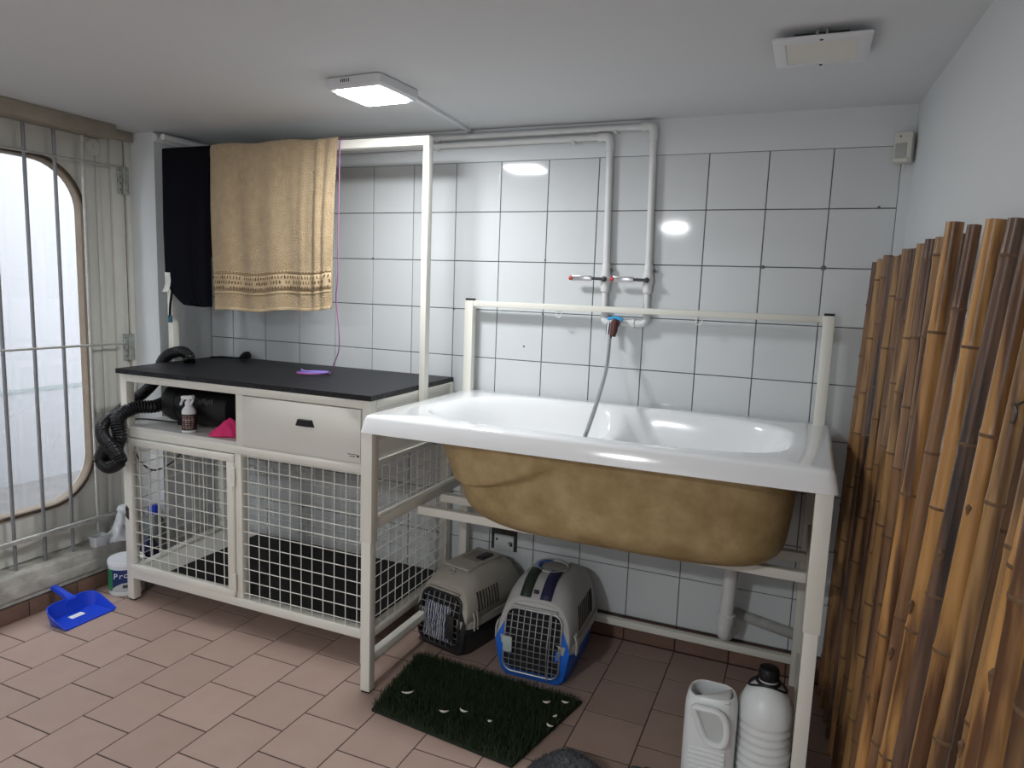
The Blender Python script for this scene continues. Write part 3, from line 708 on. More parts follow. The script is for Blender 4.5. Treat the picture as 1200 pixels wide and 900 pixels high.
# drain
dn = thing('drain_pipe', 'white plastic waste pipe dropping from under the bathtub', 'pipe', (1.60, -.15, .15))
pa, pb = onY(860, 655, -.17), onY(850, 728, -.13)
MB().tube([pa + Vector((0, 0, .05)), pb], .024, 18).build('downpipe', pvc, dn)
dd = (pb - pa).normalized()
MB().tube([pb - dd * .035, pb - dd * .032, pb + dd * .0, pb + dd * .003], [.026, .030, .030, .027], 18).build('socket_ring', pvc, dn)
MB().tube(smooth_path([pb, pb + dd * .03, pb + dd * .055 + Vector((.004, .012, 0)), pb + dd * .06 + Vector((.02, .06, .005))], 6), .0275, 18).build('elbow', pvc, dn)
wp = MB(); wp.tube([onY(858, 717, -.012), onY(935, 745, -.012)], .020, 14)
tag(wp.build('wall_pipe', mat('painted_pipe', (0.50, 0.50, 0.49), .6, noise=(14, .8), col2=(0.28, 0.27, 0.25))), 'mottled grey painted pipe running low along the tiled wall', 'pipe')  # grey pipe, blotched darker by noise
# ceiling pipes left
for i, (pz, pxx) in enumerate(((1.957, -.915), (1.957, -.865))):
    t = MB(); t.tube([(pxx, -.32 - .0 * i, pz), (pxx + .01, -.06, pz)], .017 - .003 * i, 12)
    tag(t.build('ceiling_pipe', pvc), ('thick' if i == 0 else 'thin') + ' white pipe under the ceiling beside the pilaster, ' + ('nearest the pilaster' if i == 0 else 'the one further from the pilaster'), 'pipe', 'ceiling pipes')
# outlet
ot = thing('wall_outlet', 'small white socket plate with dark edge low on the tiles', 'outlet', (.67, -.002, .27))
MB().box(.612, .728, -.006, -.0005, .272, .362, .002).build('surround', dark_surround, ot)
pl = MB().box(.628, .716, -.012, -.005, .272, .340, .002).build('plate', outlet_m, ot)
for x, z in ((.640, .318), (.705, .300)): MB().lathe([(.005, 0), (.005, -.002)], (x, -.0118, z), 10, 'y').build('screw', inner_dark, pl)
MB().tube(smooth_path([(.700, -.013, .300), (.698, -.018, .312), (.708, -.018, .314), (.710, -.014, .300)], 5), .002, 6).build('wire_end', black_p, ot)
# sensor
sn = thing('motion_sensor', 'beige motion sensor box high in the right corner', 'sensor', (2.005, -.03, 1.80))
def rot_box(b, cx, cy, ang, x0, x1, y0, y1, z0, z1, bv):
    t = MB(); t.box(x0, x1, y0, y1, z0, z1, bv); c_, s_ = math.cos(ang), math.sin(ang)
    return b.add([(cx + p[0] * c_ - p[1] * s_, cy + p[0] * s_ + p[1] * c_, p[2]) for p in t.v], t.f)
rot_box(MB(), 2.005, -.03, R(-20), -.030, .022, -.022, .022, 1.800, 1.893, .006).build('housing', sensor_m, sn)
rot_box(MB(), 2.005, -.03, R(-20), -.026, .008, -.0245, -.019, 1.815, 1.858, .002).build('lens_window', sensor_g, sn)
rot_box(MB(), 2.005, -.03, R(-20), -.030, .016, -.028, -.018, 1.800, 1.812, .003).build('lower_lip', sensor_m, sn)
rot_box(MB(), 2.005, -.03, R(-20), -.014, -.010, -.0235, -.021, 1.876, 1.881, 0).build('led', inner_dark, sn)
MB().tube([(2.005, -.02, 1.802), (2.006, -.015, 1.775)], .002, 6).build('cable', sensor_m, sn)

# ================================================================== CEILING LAMPS
def surface_lamp(cx, cy, label, watts, hs=.112, rotz=0.0):
    t = thing('ceiling_lamp', label, 'ceiling lamp', (cx, cy, 1.945), rotz, group='lit square ceiling lamps', local=True)
    zz = lambda z: z - 1.945
    b = MB(); b.loft([[(p[0], p[1], zz(z)) for p in rrect(h, h, .012, 4)] for h, z in ((hs - .004, 1.985), (hs, 1.982), (hs, 1.958), (hs - .008, 1.950))], True, True)
    b.build('housing', lampbody, t)
    b = MB(); b.loft([[(p[0], p[1], zz(z)) for p in rrect(h, h, .012, 4)] for h, z in ((hs - .020, 1.950), (hs - .022, 1.944), (hs - .030, 1.942))], True, True)
    b.build('diffuser', diff_on, t)
    ld = bpy.data.lights.new('lamp_light', 'AREA'); ld.shape = 'SQUARE'; ld.size = hs * 1.6; ld.energy = watts; ld.color = (0.965, 0.985, 1.0)
    lo = bpy.data.objects.new('lamp_light', ld); COL.objects.link(lo); lo.parent = t; lo.location = (0, 0, zz(1.9405))
    return t
l1 = surface_lamp(.438, -.655, 'lit square white ceiling lamp above the grooming table', LAMP1_W, .105, R(-3))
mk = MB()
for x in (-.044, -.036, -.030, -.022, -.014): mk.box(x, x + .004, -.1055, -.1048, .022, .032)
mk.build('maker_print', letter_d, l1, smooth=False)
surface_lamp(.66, -3.55, 'lit square white ceiling lamp behind the camera', LAMP2_W, .105)
# unlit slim panel, hanging a little off the ceiling
t = thing('ceiling_panel', 'unlit slim square ceiling panel with cream diffuser at upper right', 'ceiling lamp', (1.742, -.668, 1.958))
b = MB(); b.loft([[(1.742 + p[0], -.668 + p[1], z) for p in rrect(h, h, .006, 3)] for h, z in ((.104, 1.967), (.108, 1.965), (.108, 1.961), (.102, 1.958), (.080, 1.958), (.079, 1.9605))], True, False); b.build('frame', lampbody, t)
b = MB(); b.loft([[(1.742 + p[0], -.668 + p[1], z) for p in rrect(.0788, .0788, .004, 3)] for z in (1.9605, 1.9645)]); b.build('diffuser', diff_off, t)
MB().box(1.68, 1.80, -.73, -.61, 1.967, ZC - .0005).build('driver_box', dark_steel, t)
for dy in (-.094, .094): MB().lathe([(.004, 0), (.004, -.0015)], (1.742, -.668 + dy, 1.9582), 10).build('screw', inner_dark, t)
for dx in (-.01, .01): MB().tube([(1.742 + dx, -.775, 1.967), (1.742 + dx, -.765, 1.980)], .003, 6).build('spring_clip', steel, t)
# cable raceway
rw = thing('cable_raceway', 'thin white cable duct from the lit lamp to the back wall', 'cable duct', (.47, -.27, 1.97))
MB().beam((.505, -.545, 1.979), (.462, -.012, 1.979), .016, .012, .001).build('ceiling_run', lampbody, rw)
MB().box(-.9, 1.17, -.008, -.0005, 1.975, 1.984, .001).build('wall_run', lampbody, rw)

# ================================================================== CLOTHS ON THE BAR
zt = 1.868 + ft + .004
def drape(x0, x1, zf, zb, ripple, seed, left_fn=None, right_fn=None, nu=60, nv=110, thick=.005, yo=0.0, name='towel', m_=None, parent=None, vmin=None):
    rnd = random.Random(seed); ph = [rnd.uniform(0, 6.28) for _ in range(6)]
    hw = ft / 2 + .006 + yo
    Lb = (zt - zb); Lt = 2 * hw; Lf = zt - zf; tot = Lb + Lt + Lf
    def fn(u, v):
        s = v * tot; x = x0 + (x1 - x0) * u
        if s < Lb: y = YB + hw; z = zb + s; k = (Lb - s)
        elif s < Lb + Lt: a = (s - Lb) / Lt; y = YB + hw - a * Lt; z = zt + .006 * math.sin(math.pi * a) + yo; k = 0
        else: y = YB - hw; z = zt - (s - Lb - Lt); k = s - Lb - Lt
        sg = -1 if s > Lb + Lt * .5 else 1
        amp = ripple * min(1, k * 3.0)
        dyy = amp * (.5 * math.sin(x * 23 + ph[0]) + .4 * math.sin(x * 41 + ph[1] + z * 2) + .35 * math.sin(x * 11 + ph[2] - z * 3))
        y += sg * (abs(dyy) * .6 + dyy * .4 + k * .012)
        if left_fn and s > Lb + Lt: x += left_fn(z) * (1 - u) ** 2
        if right_fn and s > Lb + Lt: x += right_fn(z) * u ** 2
        if s > Lb + Lt: z += .012 * math.sin(x * 6 + ph[3]) * min(1, k)
        return (x, y, z)
    b = MB(); b.grid(fn, nu, nv); return b.build(name, m_, parent, solid=thick, ang=80), fn, (Lb, Lt, Lf, tot)
# towel gathers: right third has tight pleats
tw = thing('bath_towel', 'tan terry bath towel with patterned border hung over the bar', 'towel', (-.29, YB, 1.23))
def towel_fn(u, v, off=0.0):
    hw = ft / 2 + .008; zf, zb = 1.236, 1.52
    Lb = zt - zb; Lt = 2 * hw; Lf = zt - zf; tot = Lb + Lt + Lf; s = v * tot
    x = -.585 + u * (.640 if s >= Lb + Lt * .6 else .555)
    pl = sstep(.62, .95, u)
    if s < Lb: y = YB + hw; z = zb + s; k = Lb - s; sg = 1
    elif s < Lb + Lt: a = (s - Lb) / Lt; y = YB + hw - a * Lt; z = zt + .007 * math.sin(math.pi * a); k = 0; sg = -1 if a > .5 else 1
    else: y = YB - hw; k = s - Lb - Lt; z = zt - k; sg = -1
    w_ = .006 * math.sin(u * 15 + .6) + .004 * math.sin(u * 31 + 1 + z * 2) + pl * (.008 * math.sin(u * 95) * max(0, 1 - k * 1.1))
    y += sg * (.010 * min(1, k * 4) + min(1, .15 + k * 2.2) * (.012 + w_) * .9)
    if sg < 0:
        z += k * (-.012 + .045 * u * u) + .004 * math.sin(u * 13)
        x += .045 * (1 - u) * k + pl * -.012 * k
        y -= .004 * math.sin(u * 60) * pl
    return Vector((x, y - (off if sg < 0 else 0), z))
b = MB(); b.grid(lambda u, v: towel_fn(u, v), 90, 110); twb = b.build('cloth', tan_terry, tw, solid=.006, ang=80)
for name, v0_, v1_, m_ in (('woven_border', .870, .925, tan_band), ('border_edge', .857, .864, tan_band), ('border_edge', .932, .938, tan_band), ('hem', .990, 1.0, tan_band)):
    b = MB(); b.grid(lambda u, v: towel_fn(.004 + u * .992, v0_ + (v1_ - v0_) * v, .0042), 70, 4); b.build(name, m_, tw, solid=.003, ang=80)
b = MB(); rnd = random.Random(3)
for i in range(46):
    for j in range(3):
        u = .012 + i * .0215 + (.010 if j % 2 else 0); v = .879 + j * .019
        if rnd.random() < .12: continue
        p = towel_fn(u, v, .0075); px_ = towel_fn(u + .007 * rnd.uniform(.6, 1.2), v + rnd.uniform(-.006, .006), .0075); pv = towel_fn(u, v + .007 * rnd.uniform(.7, 1.3), .0075)
        du = (px_ - p); dv_ = (pv - p); b.add([p - du, p - dv_, p + du, p + dv_], [(0, 1, 2, 3)])
for i in range(40):
    u = .012 + i * .0245; v = .8605; p = towel_fn(u, v, .0075); b.add([p + Vector((-.004, 0, -.001)), p + Vector((.004, 0, -.001)), p + Vector((.004, 0, .0025)), p + Vector((-.004, 0, .0025))], [(0, 1, 2, 3)])
b.build('border_pattern', band_hole, tw, smooth=False, kind='stuff')
ap = thing('black_cloth', 'black apron-like cloth hung over the bar beside the tan towel', 'cloth', (-.75, YB, 1.24))
def apron_fn(u, v):
    hw = ft / 2 + .006; zf, zb = 1.242, 1.45
    Lb = zt - zb; Lt = 2 * hw; Lf = zt - zf; tot = Lb + Lt + Lf; s = v * tot; sg = -1
    xl = -.862; xr = -.592
    if s < Lb: y = YB + hw; z = zb + s; k = Lb - s; sg = 1
    elif s < Lb + Lt: a = (s - Lb) / Lt; y = YB + hw - a * Lt; z = zt + .005 * math.sin(math.pi * a); k = 0
    else:
        y = YB - hw; k = s - Lb - Lt; z = zt - k
        xl = -.862 + .02 * min(1, k) + .115 * max(0, (k - .53) / .14) ** 2.2
    x = xl + (xr - xl) * u
    y += sg * (.004 + min(1, k * 3) * (.005 + .006 * math.sin(u * 9 + 1) + .004 * math.sin(u * 19)))
    if sg < 0: z -= .010 * math.sin(u * 2.6) * k
    return (x, y, z)
b = MB(); b.grid(apron_fn, 40, 100); b.build('cloth', black_cloth, ap, solid=.003, ang=80)
p = onY(197, 331, YB - .045)
b = MB(); b.grid(lambda u, v: (p.x - .030 + u * .032 + v * .024, p.y - .006 + .008 * math.sin(v * 4) , p.z - .042 + v * .085), 4, 8); b.build('care_tag', paper, ap, solid=.001)
q = onY(199, 372, YB - .03)
b = MB(); pth = smooth_path([(-.852, YB - .028, 1.36), p + Vector((.018, .004, -.015)), q + Vector((.004, 0, .05)), q], 6)
b.tube(pth, .005, 8); b.build('tie_string', black_cloth, ap)
MB().obox(q + Vector((.002, 0, -.006)), (1, 0, 0), (0, 1, 0), (0, 0, 1), .010, .004, .016, .002).build('tie_end', teal, ap)
# leash
ls = thing('pet_leash', 'pink and purple leash hanging from the bar and coiled on the table', 'leash', (-.09, -.28, .986))
yl = YB - .004
pth = [Vector((.064, YB, 1.905)), Vector((.064, YB - .022, 1.893)), Vector((.063, YB - .024, 1.80)), Vector((.058, YB - .022, 1.6)), onY(396, 320, YB - .015), onY(394, 350, YB), onY(397, 385, YB), onY(397, 410, YB + .01), onY(391, 427, YB + .02), Vector((-.02, -.262, .991)), Vector((-.055, -.262, .9895))]
P_ = smooth_path(pth, 8); n_ = len(P_)
def ribbon(P_, w_, th_, side=(1, 0, 0)):
    b = MB(); rings = []
    for i, pnt in enumerate(P_):
        t = (P_[min(i + 1, len(P_) - 1)] - P_[max(i - 1, 0)]).normalized(); sd = Vector(side) if not callable(side) else side(i)
        sd = (sd - t * sd.dot(t)).normalized(); nn = t.cross(sd)
        rings.append([pnt + sd * w_ + nn * th_, pnt - sd * w_ + nn * th_, pnt - sd * w_ - nn * th_, pnt + sd * w_ - nn * th_])
    b.loft(rings); return b
ribbon(P_, .0055, .0014, (.7, -.7, 0)).build('strap', leash_k, ls, ang=40)
cc = onZ(366, 436, .992); coil = []
for i in range(2):
    rr2 = [Vector((cc.x + (.070 - .006 * i) * math.cos(a) + .01 * i, cc.y + (.045 - .004 * i) * math.sin(a), .9885 + .0045 * i + .003 * math.cos(a))) for a in [2 * math.pi * k / 40 for k in range(40)]]
    b = MB(); b.tube(rr2, .0034, 8, closed=True); b.build('coil', leash_p if i else leash_k, ls)
MB().tube(smooth_path([Vector((cc.x + .06, cc.y + .01, .995)), Vector((cc.x + .045, cc.y - .02, .997)), Vector((cc.x - .02, cc.y - .03, .998)), Vector((cc.x - .058, cc.y + .005, .998))], 8), .004, 8).build('coil', leash_p, ls)
# power cord and plug on the table top
c_ = thing('power_cord', 'black power cord with plug lying on the back of the table top', 'cord', (-.72, -.05, .986))
MB().tube(smooth_path([(-.845, -.10, .9885), (-.80, -.075, .989), (-.76, -.06, .989), (-.72, -.066, .9895), (-.675, -.075, .994)], 8), .0035, 8).build('cable', black_p, c_)
MB().tube([(-.685, -.075, .994), (-.670, -.077, 1.000), (-.645, -.081, 1.007), (-.632, -.083, 1.007)], [.007, .013, .020, .020], 10).build('plug', black_p, c_)
for dz in (-.007, .007): MB().tube([(-.634, -.083, 1.007 + dz), (-.612, -.086, 1.007 + dz)], .0022, 6).build('pin', dark_steel, c_)

# ================================================================== ON THE SHELF
hd = thing('pet_dryer', 'black blower dryer with knotted ribbed hose on the open shelf', 'dryer', (-.47, -.47, .752))
dc = Vector((-.47, -.47, .842))
b = MB(); b.lathe([(.03, -.205), (.060, -.200), (.078, -.185), (.084, -.15), (.084, -.05), (.084, .13), (.078, .16), (.05, .175)], dc, 32, 'x'); bd = b.build('body', black_p, hd)
b = MB(); b.lathe([(.086, -.008), (.088, 0), (.086, .008)], dc + Vector((-.115, 0, 0)), 32, 'x'); b.build('body_ring', black_p, hd)
b = MB(); b.lathe([(.028, -.06), (.032, -.055), (.034, -.02), (.045, 0)], dc + Vector((-.185, 0, 0)), 24, 'x'); b.build('nozzle_collar', black_p, hd)
for dx in (-.11, .10): MB().box(dc.x + dx - .02, dc.x + dx + .02, -.52, -.42, .7525, .770, .004).build('foot', black_p, hd)
MB().tube(smooth_path([dc + Vector((-.10, .05, .062)), dc + Vector((-.09, .05, .066)), dc + Vector((.07, .05, .066)), dc + Vector((.08, .05, .062))], 6), .007, 8).build('handle', black_p, hd)
MB().lathe([(.003, .0), (.0055, .004), (.004, .016), (.001, .017)], dc + Vector((-.15, -.01, .074)), 10).build('switch', chrome, hd)
sc = MB(); tt = [dc + Vector((.0 + .1 * (i / 40), -.0845 + .0 * i, .030 + .010 * math.sin(i * 1.25) + .004 * math.sin(i * .4))) for i in range(41)]
tt = [Vector((q_.x, dc.y - math.sqrt(.0848 ** 2 - (q_.z - dc.z) ** 2), q_.z)) for q_ in tt]
sc.tube(tt, .0009, 5); sc.build('script_print', mat('grey_print', (.16, .16, .16), .6), hd)
YH_ = -.60
def hpt(x, y, Y): return onY(x, y, Y)
hpath = [dc + Vector((-.225, 0, 0)), hpt(178, 479, -.50), hpt(152, 484, -.56), hpt(132, 497, -.655), hpt(140, 520, -.690), hpt(146, 538, -.690), hpt(134, 547, -.690), hpt(121, 540, -.685), hpt(124, 525, -.68),
         hpt(134, 510, -.69), hpt(122, 498, -.665), hpt(121, 510, -.655)]
hpath = [dc + Vector((-.225, 0, 0)), hpt(182, 476, -.54), hpt(158, 478, -.60), hpt(138, 490, -.66), hpt(140, 512, -.672), hpt(135, 528, -.69), hpt(140, 540, -.715), hpt(128, 547, -.72), hpt(119, 538, -.71),
         hpt(126, 524, -.725), hpt(137, 530, -.735)]
hpath2 = [hpt(142, 540, -.735), hpt(133, 526, -.74), hpt(121, 512, -.73), hpt(121, 498, -.70), hpt(134, 488, -.62), hpt(150, 474, -.52), hpt(170, 459, -.42), hpt(184, 443, -.345), hpt(190, 424, -.335), hpt(199, 415, -.33), hpt(213, 412, -.325), hpt(221, 417, -.32), hpt(222, 424, -.33)]
for nm, hp_, r0 in (('hose', hpath, .028), ('hose', hpath2, .025)):
    pp = resample(smooth_path(hp_, 10), .0036)
    b = MB(); b.tube(pp, [(r0, r0, r0 * .84)[i % 3] for i in range(len(pp))], 14); b.build(nm, hose_m, hd, ang=89)
MB().tube(smooth_path([dc + Vector((-.12, -.06, -.075)), hpt(160, 491, -.55), hpt(148, 500, -.60), hpt(143, 515, -.655)], 8), .0035, 8).build('power_cable', black_p, hd)
MB().tube(smooth_path([hpt(155, 522, -.50), hpt(165, 541, -.50), hpt(180, 551, -.48), hpt(200, 543, -.44), hpt(215, 528, -.40)], 8), .0035, 8).build('hanging_cable', black_p, hd)
# spray bottle
p = onZ(222, 506, .752); sb = thing('spray_bottle', 'white trigger spray bottle with dark brown label on the shelf', 'bottle', (p.x, p.y, .752))
b = MB(); b.lathe([(.024, 0), (.027, .003), (.027, .080), (.025, .090), (.016, .102), (.012, .106), (.012, .118)], p, 24); b.build('bottle', bucket_w, sb)
b = MB(); b.lathe([(.0274, 0), (.0276, .002), (.0276, .062), (.0274, .064)], p + Vector((0, 0, .010)), 24); lbl = b.build('label', brown_label, sb)
lm = MB(); rnd = random.Random(5)
for i in range(7):
    for j in range(4):
        a0 = R(-98 + j * 24 + rnd.uniform(-3, 3)); a1 = a0 + R(rnd.uniform(8, 20)); z = p.z + .018 + i * .0075; hgt = .003 if i != 4 else .006; r_ = .0279
        lm.add([(p.x + r_ * math.cos(a0), p.y + r_ * math.sin(a0), z), (p.x + r_ * math.cos(a1), p.y + r_ * math.sin(a1), z), (p.x + r_ * math.cos(a1), p.y + r_ * math.sin(a1), z + hgt), (p.x + r_ * math.cos(a0), p.y + r_ * math.sin(a0), z + hgt)], [(0, 1, 2, 3)])
lm.build('label_print', mat('pale_brown_print', (.42, .33, .30), .5), lbl, smooth=False)
b = MB(); b.lathe([(.013, .104), (.014, .108), (.014, .120), (.010, .126)], p, 20); b.build('collar', bucket_w, sb)
b = MB(); b.obox(p + Vector((-.004, 0, .138)), (1, 0, .12), (0, 1, 0), (-.12, 0, 1), .030, .009, .008, .004); b.tube([p + Vector((0, 0, .12)), p + Vector((0, 0, .135))], .008, 10); b.build('spray_head', bucket_w, sb)
MB().tube(smooth_path([p + Vector((-.022, 0, .134)), p + Vector((-.034, 0, .122)), p + Vector((-.044, 0, .104))], 5), .0048, 8).build('trigger', bucket_w, sb)
MB().tube(smooth_path([p + Vector((.018, 0, .138)), p + Vector((.022, 0, .128)), p + Vector((.012, 0, .112))], 5), .004, 8).build('rear_grip', bucket_w, sb)
# pink cloth
pc_ = onZ(257, 512, .752); b = MB(); rnd = random.Random(9)
def pinkf(u, v):
    a = 2 * math.pi * u; r_ = v
    rx = .066 + .014 * math.sin(a * 3 + 1) + .008 * math.sin(a * 7); ry = .050 + .010 * math.sin(a * 2)
    x = .004 + rx * r_ * math.cos(a); y = ry * r_ * math.sin(a)
    nz = noise.noise(Vector((x * 38, y * 38, 2.0))); n2 = noise.noise(Vector((x * 85, y * 85, 5.0)))
    h = (.046 * math.exp(-((x - .022) / .038) ** 2 - (y / .045) ** 2) + .016) * (1 - r_ ** 5)
    h += (.016 * (.35 - abs(nz)) + .007 * (.3 - abs(n2))) * (1 - r_ ** 6)
    return (pc_.x + x, pc_.y + .035 + y, .7535 + max(0.0, h) + .001)
b.grid(pinkf, 80, 30); tag(b.build('pink_cloth', pink, ang=80, solid=.002), 'crumpled bright pink cloth on the open shelf beside the drawer', 'cloth')

# ================================================================== FLOOR THINGS, LEFT
bk = Vector((-.864, -.570, 0)); bu = thing('bucket', 'white lidded bucket with green and navy label beside the table leg', 'bucket', bk)
b = MB(); b.lathe([(.066, 0), (.069, .004), (.070, .12), (.0705, .128)], bk, 36); b.build('body', bucket_w, bu)
b = MB(); b.lathe([(.0705, .128), (.0725, .130), (.0725, .146), (.070, .152), (.066, .150), (.0, .151)], bk, 36); b.build('lid', bucket_w, bu)
def band(a0, a1, z0f, z1f, r_, n=18):
    g_ = MB(); g_.grid(lambda u, v: (bk.x + r_ * math.cos(R(a0 + (a1 - a0) * u)), bk.y + r_ * math.sin(R(a0 + (a1 - a0) * u)), z0f(u) + (z1f(u) - z0f(u)) * v), n, 4); return g_
band(-150, -88, lambda u: .022, lambda u: .118, .0710).build('label_green', green_l, bu)
nv = band(-88, 40, lambda u: .022, lambda u: .118, .0710, 30).build('label_navy', navy_l, bu)
band(-92, 40, lambda u: .022, lambda u: .022 + .046 * math.sqrt(min(1, u * 3.5)) * (.75 + .25 * u), .0715, 30).build('label_grey', grey_l, bu)
ta = R(-104); tpos = Vector((bk.x + .0765 * math.cos(ta), bk.y + .0765 * math.sin(ta), .080))
for i, ch in enumerate('Proc'):
    a = R((-76, -56, -42, -22)[i]); n_ = Vector((math.cos(a), math.sin(a), 0)); tx = Vector((-math.sin(a), math.cos(a), 0)); up_ = Vector((0, 0, 1)) + tx * .12
    text_mesh('letter', ch, .037, letter_w, nv, bk + n_ * .0716 + Vector((0, 0, .078 + i * .003)) - tx * .009, tx, up_.normalized())
MB().obox(bk + Vector((.0722 * math.cos(R(-42)), .0722 * math.sin(R(-42)), .046)), (math.sin(R(42)), math.cos(R(42)), 0), (math.cos(R(-42)), math.sin(R(-42)), 0), (0, 0, 1), .012, .0006, .007, 0).build('label_figure', letter_d, bu)
# dustpan (its mouth faces +X)
dpz = thing('dustpan', 'bright blue plastic dustpan with white sticker on the floor tiles', 'dustpan', (-.83, -.825, 0))
yc, hwid = -.827, .110; xf = -.742; xb = -.880
def pan_ring(z_, ins, xff):   # U outline from front-left round the back to front-right
    pts_ = []
    r_ = .055 - ins; x_b = xb + ins; h_ = hwid - ins
    pts_.append((xff, yc - h_, z_))
    for i in range(9): a = R(270 - 90 * i / 8); pts_.append((x_b + r_ + r_ * math.cos(a), yc - h_ + r_ + r_ * math.sin(a), z_))
    for i in range(9): a = R(180 - 90 * i / 8); pts_.append((x_b + r_ + r_ * math.cos(a), yc + h_ - r_ + r_ * math.sin(a), z_))
    pts_.append((xff, yc + h_, z_)); return pts_
def wall_h(pnt): return .010 + .052 * min(1, max(0, (xf - pnt[0]) / .115)) ** 1.1 + (.008 * (1 - abs(pnt[1] - yc) / hwid))
lo = pan_ring(.001, .010, xf); up0 = pan_ring(0, .0, xf); up_ = [(q_[0], q_[1], wall_h(q_)) for q_ in up0]
inn = [(q_[0], q_[1], wall_h(q_)) for q_ in pan_ring(0, .004, xf)]; lin = [(q_[0], q_[1], .006) for q_ in pan_ring(0, .016, xf)]
b = MB(); b.loft([lo, up_, inn, lin], False, False, closed=False)
b.add(lin, [tuple(range(len(lin)))]); b.add(lo, [tuple(range(len(lo)))[::-1]])
b.add([lo[0], lin[0], inn[0], up_[0]], [(0, 1, 2, 3)]); b.add([lo[-1], lin[-1], inn[-1], up_[-1]], [(3, 2, 1, 0)])
b.add([lo[0], lo[-1], lin[-1], lin[0]], [(0, 1, 2, 3)])
b.build('pan', blue_p, dpz, ang=40)
hb = MB(); hsec = []
for i, (x, z, wv, hv) in enumerate(((-.868, .048, .030, .012), (-.885, .058, .020, .012), (-.905, .066, .015, .011), (-.945, .077, .014, .010), (-.972, .084, .015, .009), (-.979, .085, .012, .007))):
    hsec.append([(x, yc + .012 + wv, z - hv * .3), (x, yc + .012 + wv * .7, z + hv), (x, yc + .012 - wv * .7, z + hv), (x, yc + .012 - wv, z - hv * .3), (x, yc + .012 - wv * .6, z - hv), (x, yc + .012 + wv * .6, z - hv)])
hb.loft(hsec); hb.build('handle', blue_p, dpz, ang=50)
MB().box(-.835, -.806, yc - .032, yc + .022, .0062, .0070).build('sticker', paper, dpz)
# bag, tub and jug behind the bucket
bgp = Vector((-.985, -.470, 0))
def crumple(c, rx, ry, h, seed, n=40, mlev=24, top=.25):
    rnd = random.Random(seed); ph = [rnd.uniform(0, 6.28) for _ in range(8)]
    def fn(u, v):
        a = 2 * math.pi * u; t = v
        w_ = (1 - t) ** .55 * (1 - top) + top * (1 - t ** 6)
        w_ *= 1 + .16 * math.sin(3 * a + ph[0] + 3 * t) + .10 * math.sin(5 * a + ph[1] - 5 * t) + .06 * math.sin(9 * a + ph[2] + 9 * t)
        if t > .985: w_ = 0
        z = h * t * (1 + .03 * math.sin(4 * a + ph[3]) * (1 - t))
        return (c[0] + rx * w_ * math.cos(a), c[1] + ry * w_ * math.sin(a), c[2] + max(0, z))
    b = MB(); b.grid(fn, n, mlev); return b
bgt = thing('plastic_bag', 'white knotted plastic bag on the door sill behind the bucket', 'bag', (-1.015, -.47, .177))
bgp = onX(133, 660, -.925); 
crumple((-1.018, -.475, .177), .036, .062, .085, 4, top=.30).build('bag_body', bag_m, bgt, ang=70)
crumple((-1.014, -.468, .245), .022, .030, .065, 8, top=.5).build('bag_neck', bag_m, bgt, ang=70)
b = MB(); b.lathe([(.012, 0), (.024, .010), (.027, .022), (.020, .036), (.004, .042)], (-1.010, -.462, .292), 16); b.build('bag_knot', bag_m, bgt)
b = MB(); b.loft([[(-1.025 + p_[0], -.575 + p_[1], z) for p_ in rrect(a, c2, .008, 3)] for a, c2, z in ((.020, .030, .1765), (.023, .034, .222), (.024, .035, .2225), (.022, .033, .2225), (.019, .028, .182))], True, True)
tag(b.build('plastic_tub', clearjug), 'small translucent plastic tub on the door sill', 'container')
jg = thing('capped_jug', 'grey jug with bright blue cap behind the left cage mesh', 'jug', (-.955, -.37, 0))
jc = Vector((-.955, -.352, 0))
b = MB(); b.loft([[(jc.x + p_[0], jc.y + p_[1], z) for p_ in rrect(a, a * .95, a * .45, 4)] for a, z in ((.040, 0), (.044, .006), (.044, .20), (.036, .24), (.018, .262), (.016, .275))]); b.build('body', jug_grey, jg)
b = MB(); b.lathe([(.020, .270), (.021, .273), (.021, .305), (.018, .310)], jc, 24); b.build('cap', blue_p, jg)
nb = crumple((-.888, -.435, 0), .040, .055, .20, 13, top=.45)
tag(nb.build('navy_bag', navy_bag, ang=70), 'crumpled dark navy bag squeezed beside the cage', 'bag')

